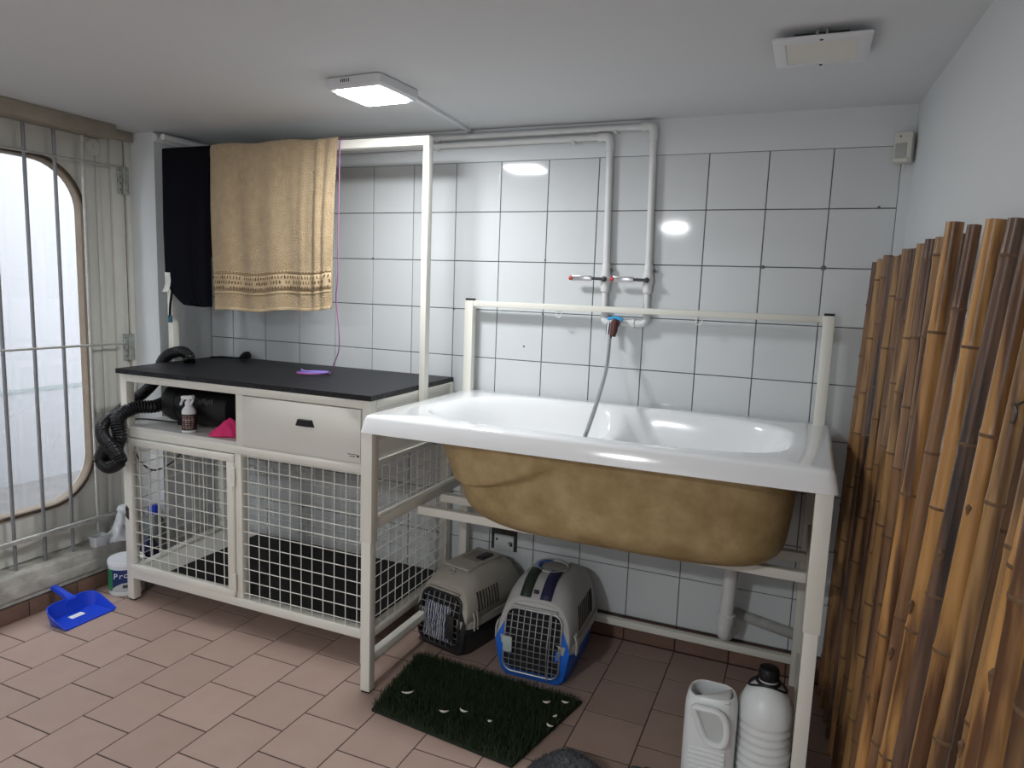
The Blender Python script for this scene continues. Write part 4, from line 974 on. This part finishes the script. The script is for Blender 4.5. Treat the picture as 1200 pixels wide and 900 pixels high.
# ================================================================== PET CARRIERS
def carrier(name, label, loc, rotz, W, L, H, zs, top_m, tray_m, style):
    t = thing(name, label, 'pet carrier', loc, rotz, group='pet carriers under the bathtub', local=True)
    hw = W / 2
    yf, yb = 0.0, L           # local: front at y=0, back at y=L
    def arch(y, w_, h_, n=30, e=3.6):
        pts_ = []
        for i in range(n + 1):
            a = math.pi * i / n; c_, s_ = math.cos(a), math.sin(a)
            x = w_ * math.copysign(abs(c_) ** (2 / e), c_); z = abs(s_) ** (2 / e)
            pts_.append((x * (1 - .15 * z), y, zs + .016 + (h_ - zs - .016) * z))
        return pts_
    stations = [(0, .92, .80), (.008, .945, .83), (.03, .96, .855), (.07, .975, .90), (.14, .99, .955), (.22, 1, .988), (.32, 1, 1.0), (.55, 1, 1.0), (.75, .99, .985), (.88, .97, .93), (.95, .93, .84), (.985, .86, .72), (1.0, .74, .60)]
    # front face leans: lower part further forward
    def lean(pts_, k):
        return [(p_[0], p_[1] + (k * (p_[2] - zs) / (H - zs)) * .05, p_[2]) for p_ in pts_]
    rings = [lean(arch(L * s_, hw * wv, H * hv), 1 - s_) for s_, wv, hv in stations]
    ub = MB(); ub.loft(rings, False, False, closed=False)
    n1 = len(rings[0]); ub.add(rings[-1], [tuple(range(n1))])
    # front plate with the door opening
    ow, oz0, oz1, orr = hw * .70, .045, H * .66, .030
    up = ub.build('upper_shell', top_m, t, solid=.003, ang=50)
    # lower tray: rings upward
    def trayring(z, k, ins=0.0):
        return [(p_[0], L / 2 + p_[1], z) for p_ in rrect(hw * k - ins, L / 2 * (k * .35 + .65) - ins, .05, 5)]
    def roll(rg_): return rg_[18:] + rg_[:18]        # start and end either side of the door
    lb_ = MB(); lb_.loft([roll(trayring(0, .80)), roll(trayring(.004, .82)), roll(trayring(zs * .5, .885)), roll(trayring(zs, .955))], False, False, closed=False)
    lb_.add(trayring(.001, .80), [tuple(range(len(trayring(0, .8))))])
    tray = lb_.build('tray', tray_m, t, solid=.003, ang=50)
    fl = MB(); fl.loft([roll(trayring(zs - .006, .97)), roll(trayring(zs - .006, 1.03)), roll(trayring(zs + .020, 1.03)), roll(trayring(zs + .022, .95))], False, False, closed=False)
    flange = fl.build('flange', top_m, t, ang=40, solid=.003)
    # door
    dz0, dz1 = .030, H * .735; dwid = hw * .72
    def dpt(u, z): return Vector((u, -.010 + .05 * max(0, (z - zs) / (H - zs)), z))
    ringpts = [dpt(p_[0], (dz0 + dz1) / 2 + p_[1]) for p_ in rrect(dwid, (dz1 - dz0) / 2, .035, 6)]
    db = MB(); dk = [dpt(p_[0], (dz0 + dz1) / 2 + p_[1]) for p_ in rrect(dwid - .002, (dz1 - dz0) / 2 - .002, .034, 6)]
    # front plates round the door: upper one in the lid's colour, lower one in the tray's
    hub = Vector((0, 0, (dz0 + dz1) / 2)); outl = []
    for p_ in rings[0]: outl.append(Vector(p_))
    kb = hw * .80; ks = hw * .955
    low = [Vector((-ks, -.001, zs + .012)), Vector((-ks, -.001, zs)), Vector((-(kb + ks) / 2, .002, zs * .5)), Vector((-kb, .006, .02)), Vector((-kb + .02, .008, .002))] + [Vector((-kb + .02 + (2 * kb - .04) * k / 6, .008, .002)) for k in range(1, 7)] + [Vector((kb, .006, .02)), Vector(((kb + ks) / 2, .002, zs * .5)), Vector((ks, -.001, zs)), Vector((ks, -.001, zs + .012))]
    outl += low
    def inner(pnt):
        best = max(dk, key=lambda q_: (Vector((pnt.x, 0, pnt.z)) - hub).normalized().dot((Vector((q_.x, 0, q_.z)) - hub).normalized())); return best + Vector((0, .004, 0))
    nu_ = len(rings[0])
    for nm_, seg, mm_ in (('front_plate', outl[:nu_], top_m), ('lower_front_plate', [outl[nu_ - 1]] + outl[nu_:] + [outl[0]], tray_m)):
        fp = MB(); fp.loft([seg, [inner(q_) for q_ in seg], [inner(q_) + Vector((0, .012, 0)) for q_ in seg]], False, False, closed=False); fp.build(nm_, mm_, t, ang=30)
    inside = MB(); inside.add([q_ + Vector((0, .012, 0)) for q_ in dk] + [q_ + Vector((0, .014, 0)) for q_ in dk], [tuple(range(len(dk))), tuple(range(len(dk), 2 * len(dk)))]); inside.build('opening_shade', inner_dark, t, smooth=False)  # dark sheet paints the shade inside the carrier
    dfr = MB(); dfr.tube(ringpts, .0036 if style == 'blue' else .005, 8, closed=True)
    dd_ = dfr.build('door', steel if style == 'blue' else tray_m, t)
    gw = MB(); nvw, nhw = (9, 10) if style == 'blue' else (7, 8)
    for i in range(1, nvw):
        u = -dwid + 2 * dwid * i / nvw; e = .012 if i in (1, nvw - 1) else 0
        gw.tube([dpt(u, dz0 + e + (dz1 - dz0) * k / 6 * (1 - 2 * e / (dz1 - dz0))) + Vector((0, -.001, 0)) for k in range(7)], .0016, 6)
    for i in range(1, nhw):
        z = dz0 + (dz1 - dz0) * i / nhw; e = .008 if i in (1, nhw - 1) else 0
        gw.tube([dpt(-dwid + e, z) + Vector((0, -.003, 0)), dpt(dwid - e, z) + Vector((0, -.003, 0))], .0016, 6)
    gw.build('wire_grid', steel, dd_, kind='stuff')
    # hinge rod and latch
    MB().tube([dpt(dwid * .62, dz0 - .004) + Vector((0, -.006, 0)), dpt(dwid * .62, dz1 + .004) + Vector((0, -.006, 0))], .0024, 8).build('latch_rod', steel if style == 'blue' else tray_m, dd_)
    # side vents: raised dark strips paint the shade in the slots
    for sx in (-1, 1):
        vb = MB()
        for i in range(9 if style == 'blue' else 8):
            s_ = .26 + i * .055 if style == 'blue' else .20 + i * .045
            y = L * s_; z0_, z1_ = zs + .045, H * (.74 if style == 'blue' else .78); pts_ = []
            for k in range(6):
                z = z0_ + (z1_ - z0_) * k / 5; zz_ = min(.999, (z - zs - .016) / (H - zs - .016)); a = math.asin(zz_ ** 1.8)
                xx = hw * (abs(math.cos(a)) ** (2 / 3.6)) * (1 - .15 * zz_)
                pts_.append((sx * (xx + .0012), y + (.02 * k / 5 if style == 'blue' else 0), z))
            vb.tube(pts_, .0032, 6)
        vb.build('vent_shade', inner_dark, up, kind='stuff')
        # clip / wheel-side catch
        cb = MB(); cy_ = L * .10
        for dy in (0, .018): cb.tube(smooth_path([(sx * hw * .99, cy_ + dy, zs + .055), (sx * (hw * 1.05), cy_ + dy, zs + .025), (sx * (hw * 1.05), cy_ + dy, zs - .015)], 5), .004, 8)
        cb.build('side_clip', greytop if style == 'blue' else top_m, t)
    # front lip over the door
    MB().beam(dpt(-dwid * .8, dz1 + .008) + Vector((0, .002, 0)), dpt(dwid * .8, dz1 + .008) + Vector((0, .002, 0)), .012, .008, .003).build('door_lintel', top_m, t)
    return t, up, flange, tray, dpt, dwid, dz0, dz1
C1 = carrier('pet_carrier', 'taupe pet carrier with black tray holding a patterned blanket', (.590, -.408, 0), R(-13), .262, .375, .303, .122, taupe, tray_black, 'taupe')
t, up, flange, tray, dpt, dwid, dz0, dz1 = C1
# top hatch; the handle recess is a flat patch coloured as if shaded
hz = .3035
MB().box(-.062, .062, .085, .300, hz - .006, hz + .003, .003).build('top_hatch', taupe, t)
MB().box(-.040, .040, .165, .265, hz + .002, hz + .0045, .001).build('recess_shade', mat('taupe_shade', (.26, .24, .21), .6), t)
MB().box(.012, .046, .190, .262, hz + .004, hz + .012, .003).build('handle', tray_black, t)
MB().lathe([(.016, 0), (.016, .006), (.012, .008)], (-.008, .075, .281), 16, sx=.8).build('latch_base', taupe, t)
MB().box(-.014, .0, .078, .100, .286, .299, .003).build('latch', taupe, t)
for i, s_ in enumerate((.14, .20)): MB().box(.040, .052, -.012, -.006, s_ - .070, s_ - .062, .001).build('latch_marker', yellow_p, t)
MB().obox(dpt(.062, .115) + Vector((0, -.006, 0)), (1, 0, 0), (0, 1, .0), (0, 0, 1), .020, .003, .048, .003).build('door_latch', tray_black, t)
# blanket inside the taupe carrier, just behind its door
blk = MB(); cR = Matrix.Rotation(R(-13), 3, 'Z')
def bl(u, v):
    l = Vector((-.078 + .125 * u, -.005 + .002 * math.sin(u * 9) + .05 * max(0, (.042 + .135 * v - .122) / .181), .042 + .135 * v))
    return cR @ l + Vector((.588, -.405, 0))
blk.grid(bl, 16, 16); tag(blk.build('carrier_blanket', blanket_m, ang=80, solid=.003), 'navy and white patterned blanket behind the wire door of the taupe carrier', 'blanket')
C2 = carrier('pet_carrier', 'grey pet carrier with bright blue tray and taped lid', (.978, -.452, 0), R(2), .285, .385, .340, .128, greytop, blue_c, 'blue')
t, up, flange, tray, dpt, dwid, dz0, dz1 = C2
hz = .3405
ring = [(.058 * math.cos(2 * math.pi * k / 32), .215 + .058 * math.sin(2 * math.pi * k / 32), hz + .002) for k in range(32)]
MB().tube(ring, .0035, 8, closed=True).build('handle_ring', greytop, t)
MB().lathe([(.045, 0), (.045, .003), (.040, .0045)], (.004, .215, hz - .001), 28).build('handle_cup', mat('grey_shade', (.27, .27, .27), .6), t)  # raised disc, darker grey painted for the shade of the handle cup
b = MB(); b.grid(lambda u, v: ((.046 + .012 * v) * math.cos(R(110 + 110 * u)), .215 + (.046 + .012 * v) * math.sin(R(110 + 110 * u)), hz + .0055), 16, 2); b.build('handle_insert', blue_c, t, solid=.001)
MB().tube(smooth_path([(-.05, .275, hz + .001), (0, .295, hz + .001), (.05, .275, hz + .001)], 6), .003, 8).build('top_rib', greytop, t)
def tape(x, w_, m_, nm):
    pts_ = []
    for i in range(13):
        s_ = i / 12; y = .004 + .14 * s_; st = [(0, .80), (.008, .83), (.03, .855), (.07, .90), (.14, .955), (.22, .988), (.32, 1.0), (.55, 1.0)]
        f = y / .385; hv = 1
        for (a, ha), (c2, hc2) in zip(st, st[1:]):
            if a <= f <= c2: hv = ha + (hc2 - ha) * (f - a) / (c2 - a); break
        hgt = .340 * hv; pts_.append((y + (1 - f) * (hgt - .128) / (.340 - .128) * .05, hgt))
    b = MB(); b.loft([[(x - w_, y, z + .004), (x + w_, y, z + .004)] for y, z in pts_], False, False, closed=False)
    return b.build(nm, m_, t, solid=.0015)
tape(-.045, .020, tape_g, 'tape_strip'); tape(.030, .021, tape_b, 'tape_strip')
MB().box(-.018, -.0, .048, .060, .300, .312, .003).build('lid_catch', tray_black, t)
MB().obox(dpt(-dwid * .82, .130) + Vector((0, -.008, 0)), (1, 0, 0), (0, 1, 0), (0, 0, 1), .017, .004, .028, .003).build('door_tag', pale_p, t)

# ================================================================== GRASS MAT
q0, q1, q2, q3 = Vector((.575, -.850, 0)), Vector((.535, -.475, 0)), Vector((1.195, -.495, 0)), Vector((1.105, -.905, 0))
def mat_pt(u, v): return (q0.lerp(q3, u)).lerp(q1.lerp(q2, u), v)
gm = thing('grass_mat', 'dark green artificial grass mat on the floor below the tub', 'grass mat', (.85, -.67, 0))
ringp = []
for i in range(17): ringp.append(mat_pt(i / 16, 0))
for i in range(1, 17): ringp.append(mat_pt(1, i / 16))
for i in range(1, 17): ringp.append(mat_pt(1 - i / 16, 1))
for i in range(1, 16): ringp.append(mat_pt(0, 1 - i / 16))
cg = mat_pt(.5, .5); rnd = random.Random(21)
def soft(pnt, z):
    d = pnt - cg; u = d.length; return (cg.x + d.x * .965, cg.y + d.y * .965, z)
b = MB(); b.loft([[soft(p_, 0.0005) for p_ in ringp], [soft(p_, .010) for p_ in ringp]]); b.build('backing', mat('grass_backing', (.010, .016, .008), .9), gm, ang=20)
vs_, fs_ = [], []
for i in range(15000):
    u, v = rnd.random(), rnd.random()
    du, dv_ = min(u, 1 - u), min(v, 1 - v)
    if (du < .06 and dv_ < .09) and ((.06 - du) / .06) ** 2 + ((.09 - dv_) / .09) ** 2 > 1: continue
    p_ = mat_pt(.012 + u * .976, .016 + v * .968); a = rnd.uniform(0, 6.28); h = rnd.uniform(.016, .030); w_ = rnd.uniform(.0007, .0014); l = rnd.uniform(.2, 1.0) * .014; la = rnd.uniform(0, 6.28)
    cx, sx_ = math.cos(a) * w_, math.sin(a) * w_; o_ = len(vs_); lx, ly = math.cos(la) * l, math.sin(la) * l
    vs_ += [(p_.x - cx, p_.y - sx_, .009), (p_.x + cx, p_.y + sx_, .009), (p_.x + cx * .7 + lx * .4, p_.y + sx_ * .7 + ly * .4, .009 + h * .6), (p_.x - cx * .7 + lx * .4, p_.y - sx_ * .7 + ly * .4, .009 + h * .6), (p_.x + lx, p_.y + ly, .009 + h)]
    fs_ += [(o_, o_ + 1, o_ + 2, o_ + 3), (o_ + 3, o_ + 2, o_ + 4)]
b = MB(); b.add(vs_, fs_); b.build('grass_blades', grass_m, gm, smooth=False, kind='stuff', recalc=False)
# pale scraps on the mat
spots = [((478, 812), .040, 35, 'beside the tub leg'), ((520, 834), .030, 20, 'at its front middle, left of a pair'), ((542, 833), .030, -10, 'at its front middle, right of a pair'), ((574, 845), .014, 20, 'a tiny crumb in the middle of the mat'),
         ((641, 823), .026, 30, 'at the far edge below the blue carrier'), ((662, 823), .024, 5, 'at the right edge of the mat'), ((643, 850), .024, -20, 'at the right front of the mat'), ((651, 839), .016, 60, 'between two others at the right')]
for (px, py), ln, an, wh in spots:
    p_ = onZ(px, py, .033); a = R(an); pts_ = [p_ + Vector((math.cos(a) * ln * (s_ - .5) - math.sin(a) * .25 * ln * (4 * (s_ - .5) ** 2), math.sin(a) * ln * (s_ - .5) + math.cos(a) * .25 * ln * (4 * (s_ - .5) ** 2), .0)) for s_ in [k / 8 for k in range(9)]]
    b = MB(); b.tube(pts_, [.001, .002, .003, .0035, .0036, .0034, .003, .002, .001], 7)
    tag(b.build('hair_tuft', scrap_m), 'pale hair tuft on the grass mat ' + wh, 'hair tuft', 'hair tufts on the grass mat')
# grey fuzzy cloth at the lower edge
gc = Vector((1.265, -.905, 0)); rnd = random.Random(31)
def fz(u, v):
    a = 2 * math.pi * u; r_ = v; rx = .135 + .012 * math.sin(3 * a + 1); ry = .125 + .01 * math.sin(4 * a)
    x, y = rx * r_ * math.cos(a), ry * r_ * math.sin(a)
    h = .055 * (1 - r_ ** 3.5) * (1 + .22 * math.sin(x * 22 + 1) + .18 * math.sin(y * 30 + x * 16))
    return Vector((gc.x + x, gc.y + y, max(.001, h)))
gz = thing('fuzzy_cloth', 'grey fluffy cloth crumpled on the floor at the bottom edge', 'cloth', gc)
b = MB(); b.grid(lambda u, v: fz(u, v), 48, 24); b.build('cloth_body', fuzz_m, gz, ang=80)
b = MB(); vs_, fs_ = [], []
for i in range(5000):
    p_ = fz(rnd.random(), math.sqrt(rnd.random())); o_ = len(vs_); a = rnd.uniform(0, 6.28); dx_, dy_ = math.cos(a) * .0012, math.sin(a) * .0012; lx, ly = rnd.uniform(-.007, .007), rnd.uniform(-.007, .007)
    vs_ += [(p_.x - dx_, p_.y - dy_, p_.z), (p_.x + dx_, p_.y + dy_, p_.z), (p_.x + lx, p_.y + ly, p_.z + rnd.uniform(.004, .010))]; fs_.append((o_, o_ + 1, o_ + 2))
b.add(vs_, fs_); b.build('pile', fuzz_m, gz, smooth=False, kind='stuff', recalc=False)
# dark fluffy lump beside it
lump = crumple((1.452, -.80, 0), .055, .05, .045, 17, top=.5); lo_ = lump.build('fluffy_lump', fuzz_m, None, ang=80)
tag(lo_, 'small dark fluffy lump right of the grey fluffy cloth', 'cloth')
lk = MB(); lk.tube(smooth_path([(1.392, -.775, .02), (1.387, -.768, .045), (1.389, -.766, .062)], 5), [.012] * 5 + [.013] * 4 + [.009, .004], 10)

# ================================================================== JUGS
jt = thing('plastic_jug', 'white cut-open jug with moulded handle, left of the black-capped bottle', 'jug', (1.612, -.705, 0))
JX, JY = 1.612, -.705
def jring(a, c2, r_, z, dx=0, dy=0): return [(JX + dx + p_[0], JY + dy + p_[1], z) for p_ in rrect(a, c2, r_, 6)]
def jtop(ring, ztop, zfront):
    out = []
    for p_ in ring:
        k = sstep(.0, -.03, 0) if False else max(0.0, min(1.0, -(p_[1] - JY) / .045)); fx_ = (p_[0] - JX + .07) / .14
        out.append((p_[0], p_[1], ztop - (ztop - (zfront + .014 * fx_)) * k))
    return out
b = MB(); b.loft([jring(.062, .048, .034, 0), jring(.069, .055, .040, .006), jring(.070, .056, .042, .03), jring(.070, .056, .042, .215), jring(.069, .055, .042, .245), jtop(jring(.064, .050, .042, 0), .268, .262), jtop(jring(.060, .046, .040, 0), .2755, .268), jtop(jring(.056, .042, .038, 0), .273, .266), jring(.056, .042, .036, .20), jring(.05, .04, .03, .06), jring(.03, .02, .01, .05)], True, True)
b.build('body', jug_m, jt, ang=50)
sg_ = MB(); sg_.grid(lambda u, v: (JX - .048 + .098 * u, JY - .047 + (.004 + .080 * u ** 1.2) * v, .266 + .006 * u + .006 * math.sin(math.pi * v)), 14, 10)
sg_.build('shoulder', jug_m, jt, solid=.003, ang=60)
# moulded sloping front with handle opening
b = MB(); hh = [(-.062, .252), (-.045, .262), (-.005, .268), (.03, .272), (.055, .258), (.062, .225), (.062, .16), (-.062, .16)]
pts_ = smooth_path([Vector((JX - .040, JY - .060, .246)), Vector((JX - .010, JY - .066, .254)), Vector((JX + .024, JY - .066, .252)), Vector((JX + .044, JY - .064, .230)), Vector((JX + .050, JY - .063, .190)), Vector((JX + .040, JY - .061, .158)), Vector((JX + .012, JY - .059, .154)), Vector((JX - .010, JY - .058, .170)), Vector((JX - .026, JY - .059, .205))], 5, closed=True)
MB().tube(pts_, .0095, 10, closed=True).build('handle', jug_m, jt)
ctr = sum(pts_, Vector()) / len(pts_)
MB().add([Vector((ctr.x + (q_.x - ctr.x) * .9, JY - .0568, ctr.z + (q_.z - ctr.z) * .9)) for q_ in pts_] + [Vector((ctr.x + (q_.x - ctr.x) * .9, JY - .0555, ctr.z + (q_.z - ctr.z) * .9)) for q_ in pts_], [tuple(range(len(pts_))), tuple(range(len(pts_), 2 * len(pts_)))]).build('recess_shade', mat('jug_shade', (.56, .59, .59), .45), jt, smooth=False)  # flat patch; the shade of the handle recess is in its colour
for i in range(7): MB().tube([(JX - .048, JY - .0555, .128 - i * .014), (JX + .048, JY - .0555, .128 - i * .014)], .0042, 8).build('rib', jug_m, jt)
bt5 = thing('ribbed_bottle', 'large ribbed translucent bottle with black cap beside the tub leg', 'bottle', (1.752, -.665, 0))
BX, BY = 1.752, -.665
prof = [(.066, 0), (.072, .006), (.0735, .02)]
z = .03
for i in range(8): prof += [(.0735, z), (.0695, z + .009), (.0695, z + .012), (.0735, z + .021)]; z += .0235
prof += [(.0735, z), (.0735, z + .010), (.071, z + .035), (.058, z + .066), (.036, z + .088), (.024, z + .096), (.0225, z + .114)]
b = MB(); b.lathe(prof, (BX, BY, 0), 40); b.build('body', jug_m, bt5, ang=50); zt_ = z + .096
MB().lathe([(.0245, 0), (.0255, .003), (.0255, .012), (.024, .014)], (BX, BY, zt_), 28).build('neck_ring', bucket_w, bt5)
MB().lathe([(.0265, .012), (.028, .015), (.028, .036), (.025, .044), (.018, .047)], (BX, BY, zt_), 28).build('cap', black_p, bt5)
hk = []
for k in range(28):
    a = 2 * math.pi * k / 28; hk.append((BX + .050 * math.cos(a), BY + .030 * math.sin(a), zt_ + .004 - .018 * abs(math.cos(a)) ** 2))
MB().tube(hk, .0032, 8, closed=True).build('carry_loop', black_p, bt5)
MB().tube([(BX + .030 * math.cos(2 * math.pi * k / 20), BY + .030 * math.sin(2 * math.pi * k / 20), zt_ + .005) for k in range(20)], .0045, 8, closed=True).build('carry_collar', black_p, bt5)

# ================================================================== BAMBOO POLES
def pole(foot, topp, r0, m_, label, seed, node_gap=.27, group='bamboo poles leaning on the right wall'):
    rnd = random.Random(seed); foot = Vector(foot); topp = Vector(topp); ax = topp - foot; Ln = ax.length; d = ax.normalized()
    bow = Vector((rnd.uniform(-.004, .004), rnd.uniform(-.008, .008), 0))
    nodes = []; s = rnd.uniform(.04, node_gap)
    while s < Ln - .03: nodes.append(s); s += node_gap * rnd.uniform(.75, 1.25)
    ss = set([0, Ln])
    for nd in nodes: ss |= {max(0, nd - .018), max(0, nd - .006), nd, min(Ln, nd + .006), min(Ln, nd + .018)}
    ss |= set(Ln * k / 10 for k in range(11)); ss = sorted(ss); P_ = []; rr_ = []
    for s in ss:
        P_.append(foot + d * s + bow * math.sin(math.pi * s / Ln)); dn_ = min([abs(s - nd) for nd in nodes] or [9])
        rr_.append((r0 * (1 - .10 * s / Ln)) * (1.09 if dn_ < .001 else 1.05 if dn_ < .0075 else 1.0))
    b = MB(); b.tube(P_, rr_, 16)
    # closed end; a dark disc paints the shade of its hollow
    POLES.append((foot, topp, r0)); o = b.build('bamboo_pole', m_, None, ang=60); tag(o, label, 'bamboo pole', group)
    for nd in nodes:
        c_ = foot + d * nd + bow * math.sin(math.pi * nd / Ln); rn = r0 * (1 - .10 * nd / Ln) * 1.075
        rb = MB(); rb.tube([c_ - d * .0032, c_ - d * .0012, c_ + d * .0012, c_ + d * .0032], [rn * .985, rn * 1.035, rn * 1.035, rn * .985], 16, cap=False); rb.build('node_ring', boo_node, o)
    eb = MB(); tp = topp; rt = r0 * .9; eb.tube([tp - d * .0005, tp + d * .0006], rt * .74, 14); eb.build('hollow_shade', inner_dark, o)
    return o
ordn = ['first', 'second', 'third', 'fourth', 'fifth', 'sixth', 'seventh', 'eighth', 'ninth', 'tenth', 'eleventh', 'twelfth', 'thirteenth', 'fourteenth', 'fifteenth', 'sixteenth', 'seventeenth', 'eighteenth', 'nineteenth', 'twentieth', 'last']
rnd = random.Random(77); far_m = [boo_brown, boo_tan, boo_tan, boo_brown, boo_brown, boo_tan, boo_dark, boo_tan, boo_tan, boo_tan, boo_brown, boo_tan, boo_tan, boo_brown, boo_tan, boo_tan]
cname = {boo_brown: 'brown', boo_tan: 'tan', boo_dark: 'dark brown', boo_gold: 'golden'}
NF = 21
for i in range(NF):
    y = -.065 - i * .043; r0 = rnd.uniform(.0150, .0190); mm = far_m[i % 16]
    xt = 1.957 + .075 * i / NF + (.020 if i % 2 else 0); xf_ = 1.925 + .062 * i / NF + (.020 if i % 2 else 0)
    zt_p = 1.490 + rnd.uniform(-.008, .008) + .0005 * i
    pole((xf_, y + rnd.uniform(-.004, .004), 0), (xt, y, zt_p), r0, mm, 'thin %s bamboo pole, %s from the tiled wall in the shorter row' % (cname[mm], ordn[i]), 100 + i, .17)
near = [(1088, 450, .0170, boo_gold), (1108, 450, .0130, boo_brown), (1129, 450, .0175, boo_gold), (1152, 450, .0150, boo_dark), (1176, 450, .0165, boo_gold), (1197, 450, .0125, boo_tan),
        (1156, 700, .0115, boo_brown), (1173, 700, .0120, boo_tan), (1194, 700, .0165, boo_gold), (1222, 700, .0140, boo_brown), (1250, 700, .0165, boo_gold), (1290, 700, .0155, boo_tan)]
for i, (px, py, r0, mm) in enumerate(near):
    # meet the leaning plane x = xf + (xt-xf) z / 1.5
    xf_, xt = (1.940, 2.008) if i == 0 else (1.948, 2.030) if i == 1 else (1.948, 2.050)
    if i in (3, 6): xf_ += .012 if i == 3 else .030; xt += .012 if i == 3 else .022
    zg = 1.2
    for _ in range(30):
        X = xf_ + (xt - xf_) * zg / 1.5; p_ = onX(px, py, X); zg = p_.z
    zt_n = 1.5
    for _ in range(20):        # the row of tops drops gently towards the door
        x_, y_ = project((xt, p_.y, zt_n)); zt_n += (y_ - (263 - max(0, min(6, (x_ - 1120) * .06)))) / 600
    zt_n = max(1.40, zt_n) + rnd.uniform(-.004, .004)
    o = pole((xf_, p_.y, 0), (xt, p_.y, zt_n), r0, mm, 'taller %s bamboo pole, %s in the front row counted from the tub' % (cname[mm], ordn[i]), 300 + i, .31)
    f0, t0, rr0 = POLES[-1]; d0 = (t0 - f0).normalized(); s0 = .55 + .13 * (i % 5)          # a branch stub on one joint
    cK = f0 + d0 * s0 + Vector((-.8, -.6, 0)).normalized() * rr0 * .9
    kb_ = MB(); kb_.tube([cK - d0 * .022, cK - d0 * .012, cK, cK + d0 * .006], [.001, .003, .0055, .002], 10); kb_.build('branch_stub', boo_node, o)
# wire twists on the bamboo
for (px, py, X, s_, wh) in ((1079, 413, 1.965, .006, 'small looped wire twist on the thin bamboo poles'), (1196, 486, 1.955, .012, 'larger dark wire loop on the front bamboo poles')):
    best = None; dr_ = ray(px, py).normalized()
    for f0, t0, rr0 in POLES:      # the pole that shows at this spot carries the wire
        ax = (t0 - f0).normalized(); w0 = CAM - f0; bq = dr_.dot(ax); den = 1 - bq * bq
        sc_ = (bq * ax.dot(w0) - dr_.dot(w0)) / den; tc_ = (ax.dot(w0) - bq * dr_.dot(w0)) / den
        gap = ((CAM + dr_ * sc_) - (f0 + ax * tc_)).length
        if gap < rr0 and (best is None or sc_ < best[0]): best = (sc_, f0 + ax * tc_, rr0)
    c_ = (best[1] + (CAM - best[1]).normalized() * (best[2] + .002)) if best else onX(px, py, X)
    k = [c_ + Vector((-.004, s_ * 1.6 * math.cos(a), s_ * math.sin(a))) for a in [2 * math.pi * j / 20 for j in range(20)]]
    b = MB(); b.tube(k, .0014, 6, closed=True); b.tube([c_ + Vector((0, 0, s_)), c_ + Vector((.012, 0, s_ * 1.8))], .0014, 6)
    tag(b.build('wire_tie', dark_steel), wh, 'wire tie')
